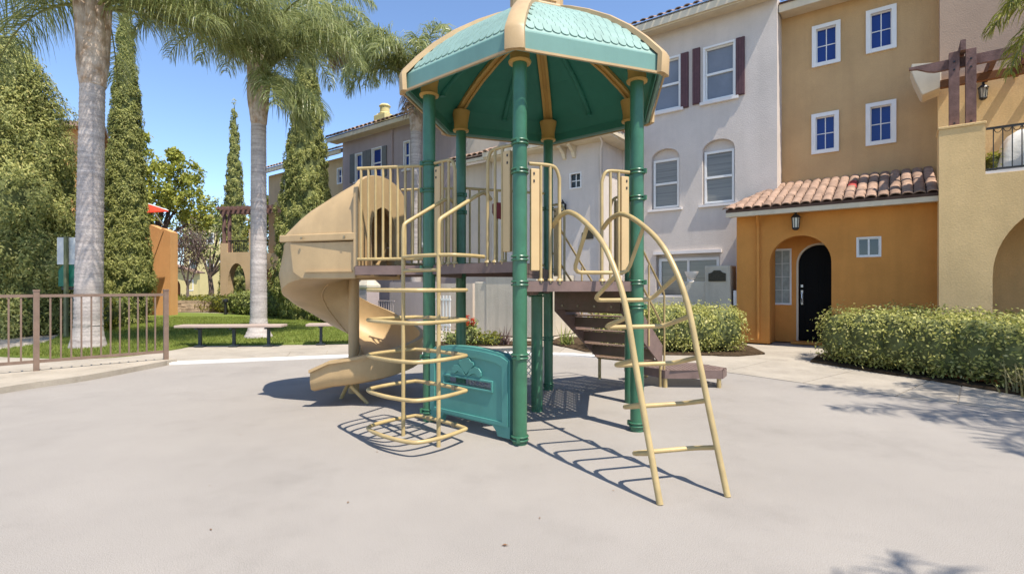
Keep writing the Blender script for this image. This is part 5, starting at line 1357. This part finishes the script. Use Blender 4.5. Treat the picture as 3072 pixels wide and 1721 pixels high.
def branch_tree(name, base, H, label, seed, crowns, leaf_m, leaf, per, bark='wood_bark', limbs=7, r0=.18, fork=.35):
    rng = random.Random(seed); nr = np.random.default_rng(seed); t = thing(name, base, label, 'tree'); B = Vector(base)
    mb = MB(); top = B + Vector((rng.uniform(-.3, .3), 0, H * fork)); mb.tube([B - UP * .1, (B + top) / 2 + Vector((.1, 0, 0)), top], r0, 8, radii=[r0 * 1.3, r0, r0 * .8])
    mb.build('trunk', bark, t, smooth=50)
    mb = MB()
    for c, r_ in crowns:
        q = B + Vector(c); mid = top.lerp(q, .5) + Vector((0, 0, .3)); mb.tube([top - UP * .1, mid, q], r0 * .4, 6, radii=[r0 * .55, r0 * .35, r0 * .12])
        for k in range(3): mb.tube([mid, q + Vector((rng.uniform(-1, 1), rng.uniform(-1, 1), rng.uniform(-.6, .8))) * r_ * .8], r0 * .1, 5, radii=[r0 * .2, r0 * .05])
    mb.build('limbs', bark, t, smooth=50)
    Cs, Ds = [], []
    for c, r_ in crowns:
        q = np.array(tuple(B + Vector(c)))
        ncl = int(per / 14); u = unit(ncl, nr) * (nr.uniform(.45, 1.0, (ncl, 1)) ** .5) * r_ * np.array([1, 1, .85]); cl = q + u
        Cc = np.repeat(cl, 14, 0) + nr.normal(0, r_ * .13, (ncl * 14, 3)); Cs.append(Cc); Ds.append(np.repeat(u / r_, 14, 0) * .8 + nr.normal(0, .6, (ncl * 14, 3)) + np.array([0, 0, .2]))
    V, Fq = leaf_quads(np.concatenate(Cs), np.concatenate(Ds), leaf[0], leaf[1], nr)
    raw_mesh('crown', V, Fq, leaf_m, t)
    return t
branch_tree('broadleaf_tree', (-21.0, 30.0, 0), 9.0, 'yellow-green broadleaf tree between the cypresses', 41,
            [((-1.6, 0, 7.0), 1.3), ((-0.8, .4, 8.6), 1.05), ((-.9, -.3, 9.9), .62), ((.6, 0, 7.4), 1.25), ((1.5, .3, 8.0), .95), ((1.8, -.2, 6.6), 1.15), ((2.5, 0, 5.4), .95), ((0, .2, 5.9), 1.25), ((-1.7, 0, 5.4), 1.1), ((1.1, 0, 9.0), .45)], 'yellow_leaf', (.24, .13), 760, r0=.22)
branch_tree('broadleaf_tree', (-22.5, 38.0, 0), 6.0, 'darker green tree behind the grey-twigged tree', 44,
            [((0, 0, 4.2), 1.6), ((2.0, 0, 5.5), 1.5), ((3.2, 0, 4.0), 1.5), ((-1.5, 0, 5.3), 1.4), ((1, 0, 6.8), 1.2), ((4.0, 0, 6.3), 1.1)], 'shrub_leaf', (.26, .14), 520)
branch_tree('broadleaf_tree', (-15.0, 31.5, 0), 6.0, 'bright green tree seen through the pergola of the arched house', 45,
            [((-.6, 0, 4.6), .9), ((.6, 0, 5.2), .9), ((1.5, 0, 4.4), .9), ((.4, 0, 6.2), .7), ((-.5, 0, 6.4), .5), ((1.6, 0, 6.6), .6)], 'lime_leaf', (.2, .11), 420)
# grey twiggy tree
tg = thing('bare_tree', (-16.6, 26.0, 0), 'small grey twiggy tree with few leaves near the orange pier', 'tree')
mb = MB(); rg = random.Random(5)
def grow(p, d, l, r_, depth):
    q = p + d * l; mb.tube([p, (p + q) / 2 + Vector((rg.uniform(-.05, .05), 0, 0)), q], r_, 5 if depth < 2 else 4, radii=[r_, r_ * .85, r_ * .65], cap=False)
    if depth >= 5: return
    for k in range(3 if depth < 4 else 2):
        nd = (d + Vector((rg.uniform(-.75, .75), rg.uniform(-.75, .75), rg.uniform(-.25, .5)))).normalized(); grow(q, nd, l * rg.uniform(.62, .85), r_ * .6, depth + 1)
grow(Vector((-16.6, 26, -.05)), Vector((.03, 0, 1)), 1.35, .09, 0)
mb.build('trunk', 'twig_grey', tg)
nr = np.random.default_rng(77); u = unit(2200, nr) * nr.uniform(.3, 1, (2200, 1)) * np.array([1.25, 1.1, 1.4]) + np.array([-16.6, 26, 3.2])
V, Fq = leaf_quads(u, unit(2200, nr), .12, .05, nr); raw_mesh('leaves', V, Fq, 'purple_leaf', tg)

# ------------------------------------------------------------------ hedges and shrubs
def shrub(name, label, cat, blobs, n, leaf, mat_, seed, group=None, core=.86, jit=.05, loc=None, up=.35, stems=True):
    """leafy mass made of overlapping lumps (centre, half sizes): inner twigs, stems and a shell of leaves"""
    rng = np.random.default_rng(seed); base = loc or (blobs[0][0][0], blobs[0][0][1], 0); t = thing(name, base, label, cat, group)
    tot = sum(b[1][0] * b[1][1] + b[1][0] * b[1][2] + b[1][1] * b[1][2] for b in blobs); Cs, Ds = [], []; Vc, Fc = [], []
    mb = MB()
    for c, h in blobs:
        c = np.array(c); h = np.array(h); k = int(n * (h[0] * h[1] + h[0] * h[2] + h[1] * h[2]) / tot)
        u = unit(k, rng); e = np.sign(u) * np.abs(u) ** .62; e = e / np.maximum(np.abs(e).max(1, keepdims=True), np.linalg.norm(e, axis=1, keepdims=True) * .80)
        q = c + e * h * rng.uniform(.80, 1.04, (k, 1)) + rng.normal(0, jit, (k, 3)); ok = q[:, 2] > .03; Cs.append(q[ok]); Ds.append((u + rng.normal(0, .5, (k, 3)) + np.array([0, 0, up]))[ok])
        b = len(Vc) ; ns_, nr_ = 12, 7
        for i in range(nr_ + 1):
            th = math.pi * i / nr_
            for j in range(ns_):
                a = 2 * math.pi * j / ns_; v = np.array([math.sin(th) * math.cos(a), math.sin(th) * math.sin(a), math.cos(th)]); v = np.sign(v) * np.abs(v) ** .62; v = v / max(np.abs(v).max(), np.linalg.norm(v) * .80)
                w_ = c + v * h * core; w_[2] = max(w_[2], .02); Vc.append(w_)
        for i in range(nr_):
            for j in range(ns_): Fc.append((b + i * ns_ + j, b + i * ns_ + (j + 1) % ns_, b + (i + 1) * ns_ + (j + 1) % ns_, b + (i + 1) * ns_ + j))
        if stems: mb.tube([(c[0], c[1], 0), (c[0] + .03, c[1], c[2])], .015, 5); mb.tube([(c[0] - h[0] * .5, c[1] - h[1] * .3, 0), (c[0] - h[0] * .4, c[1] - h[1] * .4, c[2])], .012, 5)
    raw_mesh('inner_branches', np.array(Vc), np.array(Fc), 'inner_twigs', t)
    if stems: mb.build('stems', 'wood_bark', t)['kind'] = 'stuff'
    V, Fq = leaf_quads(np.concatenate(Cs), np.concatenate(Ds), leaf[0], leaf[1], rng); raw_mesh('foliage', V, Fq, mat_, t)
    return t
def run_blobs(pts, hw, h, step, seed, hj=.04):
    rg = random.Random(seed); out = []
    for i in range(len(pts) - 1):
        a, b = Vector(pts[i]), Vector(pts[i + 1]); L_ = (b - a).length; m = max(1, int(L_ / step))
        for k in range(m):
            p = a.lerp(b, (k + .5) / m); hh_ = h / 2 * rg.uniform(1 - hj * 1.5, 1 + hj)
            out.append(((p.x + rg.uniform(-.04, .04), p.y + rg.uniform(-.04, .04), hh_ + .02), (hw * rg.uniform(.9, 1.1), hw * rg.uniform(.9, 1.1), hh_)))
    return out
shrub('hedge', 'clipped light green hedge in front of the plaque pillar', 'hedge', run_blobs([(1.9, 10.3), (3.2, 9.95), (4.25, 10.0)], .50, .83, .42, 3) + run_blobs([(2.6, 10.9), (4.3, 10.7)], .45, .80, .5, 4), 24000, (.055, .027), 'hedge_leaf', 51, group='clipped hedges by the entrance')
shrub('hedge', 'long clipped hedge along the walk in front of the yellow house', 'hedge', run_blobs([(5.55, 8.55), (5.95, 7.3), (6.45, 6.1), (7.0, 5.0)], .42, .83, .34, 5) + run_blobs([(6.3, 8.8), (6.9, 7.6), (7.3, 6.4), (7.9, 5.2)], .5, .84, .45, 6), 40000, (.052, .026), 'hedge_leaf', 52, group='clipped hedges by the entrance', jit=.06)
# low terracotta planter glimpsed through the hedge foot
mb = MB(); rings = [[Vector((6.22, 6.55, 0)) + Vector((.37 * s * x, -1.0 * s * x, 0)) * .55 + Vector((1.0, .37, 0)) * .10 * s * y + UP * z for x, y in ((-1, -1), (1, -1), (1, 1), (-1, 1))] for s, z in ((.92, .03), (1.0, .27), (1.04, .28), (1.04, .33), (.94, .33))]
mb.sweep(rings); pl_o = mb.build('planter_trough', 'terracotta', origin=(6.22, 6.55, 0)); tag(pl_o, 'low terracotta trough half hidden at the foot of the long hedge', 'planter')
def tuft(name, loc, label, cat, n, ln, wd, mat_, seed, spread=.12, arch_=.9, el=(35, 85)):
    rng = np.random.default_rng(seed); Vs = []; Fs = []
    for i in range(n):
        az = rng.uniform(0, 6.28); e = R(rng.uniform(*el)); d = np.array([math.cos(az) * math.cos(e), math.sin(az) * math.cos(e), math.sin(e)]); p = np.array(loc) + np.array([rng.normal(0, spread), rng.normal(0, spread), 0]); l = ln * rng.uniform(.6, 1.15); s = np.array([-math.sin(az), math.cos(az), 0]) * wd
        b = len(Vs)
        for k in range(5):
            f = k / 4; Vs += [p - s * (1 - f * .95), p + s * (1 - f * .95)]; p = p + d * l / 4; d = d + np.array([0, 0, -arch_ * .25 * (1 + f)]); d /= np.linalg.norm(d)
        for k in range(4): Fs.append((b + 2 * k, b + 2 * k + 1, b + 2 * k + 3, b + 2 * k + 2))
    o = raw_mesh(name, np.array(Vs), np.array(Fs), mat_, origin=loc); return tag(o, label, cat)
tuft('ornamental_grass', (6.0, 5.75, 0.02), 'pale straw-coloured grass tuft at the end of the long hedge', 'plant', 150, .55, .011, 'straw_leaf', 61)
tuft('spiky_plant', (-.15, 10.9, .02), 'purple spiky plant against the beige courtyard wall', 'plant', 46, .42, .016, 'purple_leaf', 62, .05, .3, (30, 85))
tuft('spiky_plant', (1.15, 10.9, .02), 'green spiky plant beside the stairs', 'plant', 40, .45, .018, 'shrub_leaf', 63, .06, .4, (30, 85))
shrub('flowering_shrub', 'small green plant with red flowers by the courtyard wall', 'plant', [((-.92, 11.0, .22), (.16, .16, .24))], 600, (.07, .035), 'shrub_leaf', 64, stems=False)
fl = thing('red_flowers', (-.92, 10.98, .45), 'red geranium flowers above the green plant', 'flowers')
for k in range(5):
    c = np.array([-.92 + random.uniform(-.10, .10), 10.92 + random.uniform(-.08, .06), .50 + random.uniform(-.06, .12)]); V, Fq = leaf_quads(c + RNG.normal(0, .022, (60, 3)), unit(60), .03, .025); raw_mesh('blossom', V, Fq, 'red_petal', fl)
shrub('low_shrub', 'low yellow-green shrub under the courtyard wall', 'plant', [((-.55, 11.0, .11), (.20, .16, .13)), ((-.38, 10.95, .10), (.16, .14, .11))], 900, (.06, .03), 'lime_leaf', 65, stems=False)
shrub('low_shrub', 'low round green shrub between the teal panel and wall', 'plant', [((-1.25, 11.05, .12), (.2, .16, .14))], 500, (.06, .03), 'shrub_leaf', 66, stems=False)
shrub('hedge', 'hedge along the far side of the lawn beneath the arched house', 'hedge', run_blobs([(-12.6, 23.6), (-10.6, 22.2), (-8.9, 20.9), (-7.4, 19.6)], .62, 1.06, .6, 7, .08), 12000, (.12, .055), 'shrub_leaf', 53)
shrub('hedge', 'dark hedge continuing behind the slide and bench', 'hedge', run_blobs([(-7.0, 18.9), (-5.6, 17.6)], .6, 1.0, .6, 8, .08), 5000, (.12, .055), 'shrub_leaf', 57)
shrub('groundcover', 'yellow-green groundcover behind the stone retaining wall', 'shrub', run_blobs([(-18.5, 26.3), (-16.0, 26.6), (-13.0, 25.0)], .9, .82, .8, 9, .1), 7000, (.12, .06), 'lime_leaf', 54)
shrub('foundation_shrub', 'dark shrubs under the juniper behind the fence', 'shrub', run_blobs([(-13.6, 12.6), (-12.4, 13.4), (-12.3, 15.0), (-13.2, 16.6)], .65, 1.0, .7, 10, .1), 8000, (.09, .045), 'shrub_leaf', 55)
shrub('flowering_shrub', 'shrub with yellow flowers beside the teal bin', 'shrub', [((-11.7, 14.2, .5), (.5, .4, .5)), ((-12.2, 14.6, .55), (.45, .4, .55))], 2400, (.08, .045), 'lime_leaf', 56)
shrub('flowering_shrub', 'low red and yellow flowering shrub by the thick palm', 'shrub', [((-14.4, 18.0, .35), (.55, .45, .4)), ((-13.7, 18.2, .3), (.4, .4, .35))], 1500, (.10, .06), 'yellow_leaf', 58)
fl2 = thing('red_flowers', (-14.6, 17.6, .3), 'red flowers at the foot of the yellow porch wall', 'flowers')
for k in range(9):
    c = np.array([-14.6 + random.uniform(-.4, .5), 17.5 + random.uniform(-.2, .1), .35 + random.uniform(-.15, .25)]); V, Fq = leaf_quads(c + RNG.normal(0, .05, (40, 3)), unit(40), .07, .05); raw_mesh('blossom', V, Fq, 'red_petal', fl2)
fl3 = thing('red_bougainvillea', (-13.9, 18.3, 2.6), 'red blossoms high between the thick palm and the cypress', 'flowers')
for k in range(12):
    c = np.array([-13.95 + random.uniform(-.45, .55), 18.2 + random.uniform(-.2, .2), 3.15 + random.uniform(-.35, .35)]); V, Fq = leaf_quads(c + RNG.normal(0, .07, (40, 3)), unit(40), .08, .06); raw_mesh('blossom', V, Fq, 'red_petal', fl3)
shrub('balcony_plant', 'small lime-green potted plant on the balcony', 'plant', [(tuple(F(3.47, .15, 3.36)), (.12, .12, .16))], 300, (.08, .035), 'lime_leaf', 59, stems=False, loc=tuple(F(3.47, .15, 3.1)))

# stone retaining wall at the far end of the lawn
sw = thing('retaining_wall', (-15.5, 25.0, 0), 'low tan stone block retaining wall at the end of the lawn', 'wall')
bk = MB(); bk.obox((0, 0, 0), (.205, 0, 0), (0, .12, 0), (0, 0, .068)); BRK = proto_mesh(bk, 'block', 'stone_block')
for r_ in range(4):
    for k in range(13):
        f = (k + (.5 if r_ % 2 else 0)); x = -18.3 + f * .42; y = 25.4 - .06 * (f - 6) ** 2 * .12
        inst(BRK, 'block', sw, Matrix.Translation((x, y + random.uniform(-.02, .02), .08 + r_ * .143)) @ Matrix.Rotation(R(-2 * (f - 6) * .4), 4, 'Z'))
mb = MB(); mb.tube([(-12.66, 22.5, 0), (-12.66, 22.5, .55)], .06, 10); mb.lathe((-12.66, 22.5, .55), [(.10, 0), (.12, .05), (.10, .14), (.04, .18)], 12)
bo = mb.build('path_light', 'dark_metal', origin=(-12.66, 22.5, 0), smooth=40); tag(bo, 'short dark path light in front of the far hedge', 'light')

# ------------------------------------------------------------------ fence, benches, dog station
fe = thing('metal_fence', (-6.7, 7.1, 0.075), 'brown metal picket fence on the concrete kerb at the left', 'fence')
FS0 = Vector((-5.62, 8.27, 0)); FDir = (Vector((-6.68, 7.15, 0)) - FS0).normalized(); Z0 = .075
SP = (Vector((-6.68, 7.15, 0)) - FS0).length
posts = [0, SP, SP * 2.15, SP * 3.3]
pm_ = MB(); pm_.obox((0, 0, .56), (.032, 0, 0), (0, .032, 0), (0, 0, .56)); pm_.obox((0, 0, 1.125), (.037, 0, 0), (0, .037, 0), (0, 0, .012)); POST = proto_mesh(pm_, 'fence_post', 'fence_brown')
pk_ = MB(); pk_.obox((0, 0, .59), (.010, 0, 0), (0, .010, 0), (0, 0, .48)); PICK = proto_mesh(pk_, 'picket', 'fence_brown')
rotz = math.atan2(FDir.y, FDir.x)
for s in posts: inst(POST, 'fence_post', fe, Matrix.Translation(FS0 + FDir * s + UP * Z0) @ Matrix.Rotation(rotz, 4, 'Z'))
for i in range(len(posts) - 1):
    a, b = FS0 + FDir * (posts[i] + .033), FS0 + FDir * (posts[i + 1] - .033)
    for z in (.13, 1.05):
        mb = MB(); mb.bar(a + UP * (Z0 + z), b + UP * (Z0 + z), .036, .042); mb.build('rail', 'fence_brown', fe)
    n = int(round((b - a).length / .118))
    for k in range(1, n): inst(PICK, 'picket', fe, Matrix.Translation(a.lerp(b, k / n) + UP * Z0) @ Matrix.Rotation(rotz, 4, 'Z'))

def bench(p0, p1, legs, label):
    p0, p1 = Vector(p0), Vector(p1); d = (p1 - p0).normalized(); n = Vector((-d.y, d.x, 0)); b = thing('park_bench', tuple((p0 + p1) / 2), label, 'bench', 'backless benches along the lawn')
    for k in (-1, 0, 1):
        mb = MB(); mb.bar(p0 + n * .125 * k + UP * .43, p1 + n * .125 * k + UP * .43, .118, .05); mb.build('seat_plank', 'bench_seat', b, bevel=.008)
    for f in legs:
        q = p0.lerp(p1, f); mb = MB(); mb.bar(q + UP * .02, q + UP * .395, .055, .055, up=d); mb.bar(q - n * .17 + UP * .385, q + n * .17 + UP * .385, .05, .03); lg = mb.build('leg', 'bench_leg', b)
        mb = MB(); mb.obox(q + UP * .012, d * .09, n * .09, UP * .012); mb.build('foot_plate', 'bench_leg', lg)
    return b
bench((-6.95, 10.62, 0.004), (-4.82, 10.78, 0.004), (.20, .52, .85), 'longer park bench in front of the slim palm')
bench((-4.42, 11.0, 0.004), (-2.45, 11.35, 0.004), (.14, .50, .86), 'park bench partly hidden behind the spiral slide')

dg = thing('dog_waste_station', (-10.86, 12.4, 0), 'dog waste station post with white sign and green dispenser box', 'sign')
mb = MB(); mb.bar((-10.86, 12.4, -.05), (-10.86, 12.4, 2.48), .07, .07, up=(0, 1, 0)); mb.build('post', 'sign_post', dg, bevel=.006)
mb = MB(); mb.box(-11.12, -10.63, 12.445, 12.46, 1.80, 2.46); mb.build('sign_panel', 'sign_white', dg)
mb = MB(); mb.prism([[(-.24, 0), (.24, 0), (.24, .40), (.12, .54), (-.12, .54), (-.24, .40)]], lambda a, d, z: Vector((-10.86 + a, 12.52 - d, 1.26 + z)), .07, -.10); dx_ = mb.build('dispenser_box', 'station_green', dg, bevel=.012)
mb = MB(); mb.box(-11.0, -10.72, 12.43, 12.449, 1.18, 1.25); mb.build('bag_slot', 'dark_metal', dx_)
tb = thing('trash_bin', (-10.80, 12.85, .03), 'teal waste bin standing behind the dog station post', 'bin')
mb = MB(); mb.lathe((-10.80, 12.85, .03), [(.19, .02), (.20, .04), (.235, .80), (.25, .82), (.25, .88)], 20); mb.build('body', 'bin_teal', tb, smooth=40)
mb = MB(); mb.lathe((-10.80, 12.85, .03), [(.255, .885), (.255, .93), (.18, .99), (.04, 1.01)], 20); mb.build('lid', 'bin_teal', tb, smooth=40)

# fallen leaves on the rubber surface
lm = MB(); lm.add([(-.022, 0, 0), (0, .011, .006), (.026, 0, .002), (0, -.011, .006)], [(0, 1, 2), (0, 2, 3)]); LEAF = proto_mesh(lm, 'fallen_leaf', 'dry_leaf')
spots = [(-.035, 2.46), (-1.55, 2.62), (-.95, 2.95), (-1.9, 3.2), (-2.9, 2.65), (-1.02, 3.85), (-2.3, 4.3), (-2.55, 5.9), (.62, 3.12), (1.95, 3.3), (2.6, 3.9), (2.05, 4.9), (1.15, 6.85), (-.2, 3.3), (.15, 2.75), (2.3, 2.9)]
for i, (x, y) in enumerate(spots):
    o = bpy.data.objects.new('fallen_leaf', LEAF); COL.objects.link(o); o.location = (x, y, .004); o.rotation_euler = (0, 0, random.uniform(0, 6.28)); k = random.uniform(.2, .5) * (1.0 if i else 1.9); o.scale = (k, k, k)
    tag(o, 'tiny dry brown leaf lying on the pale play surface', 'leaf', 'fallen leaves on the play surface')
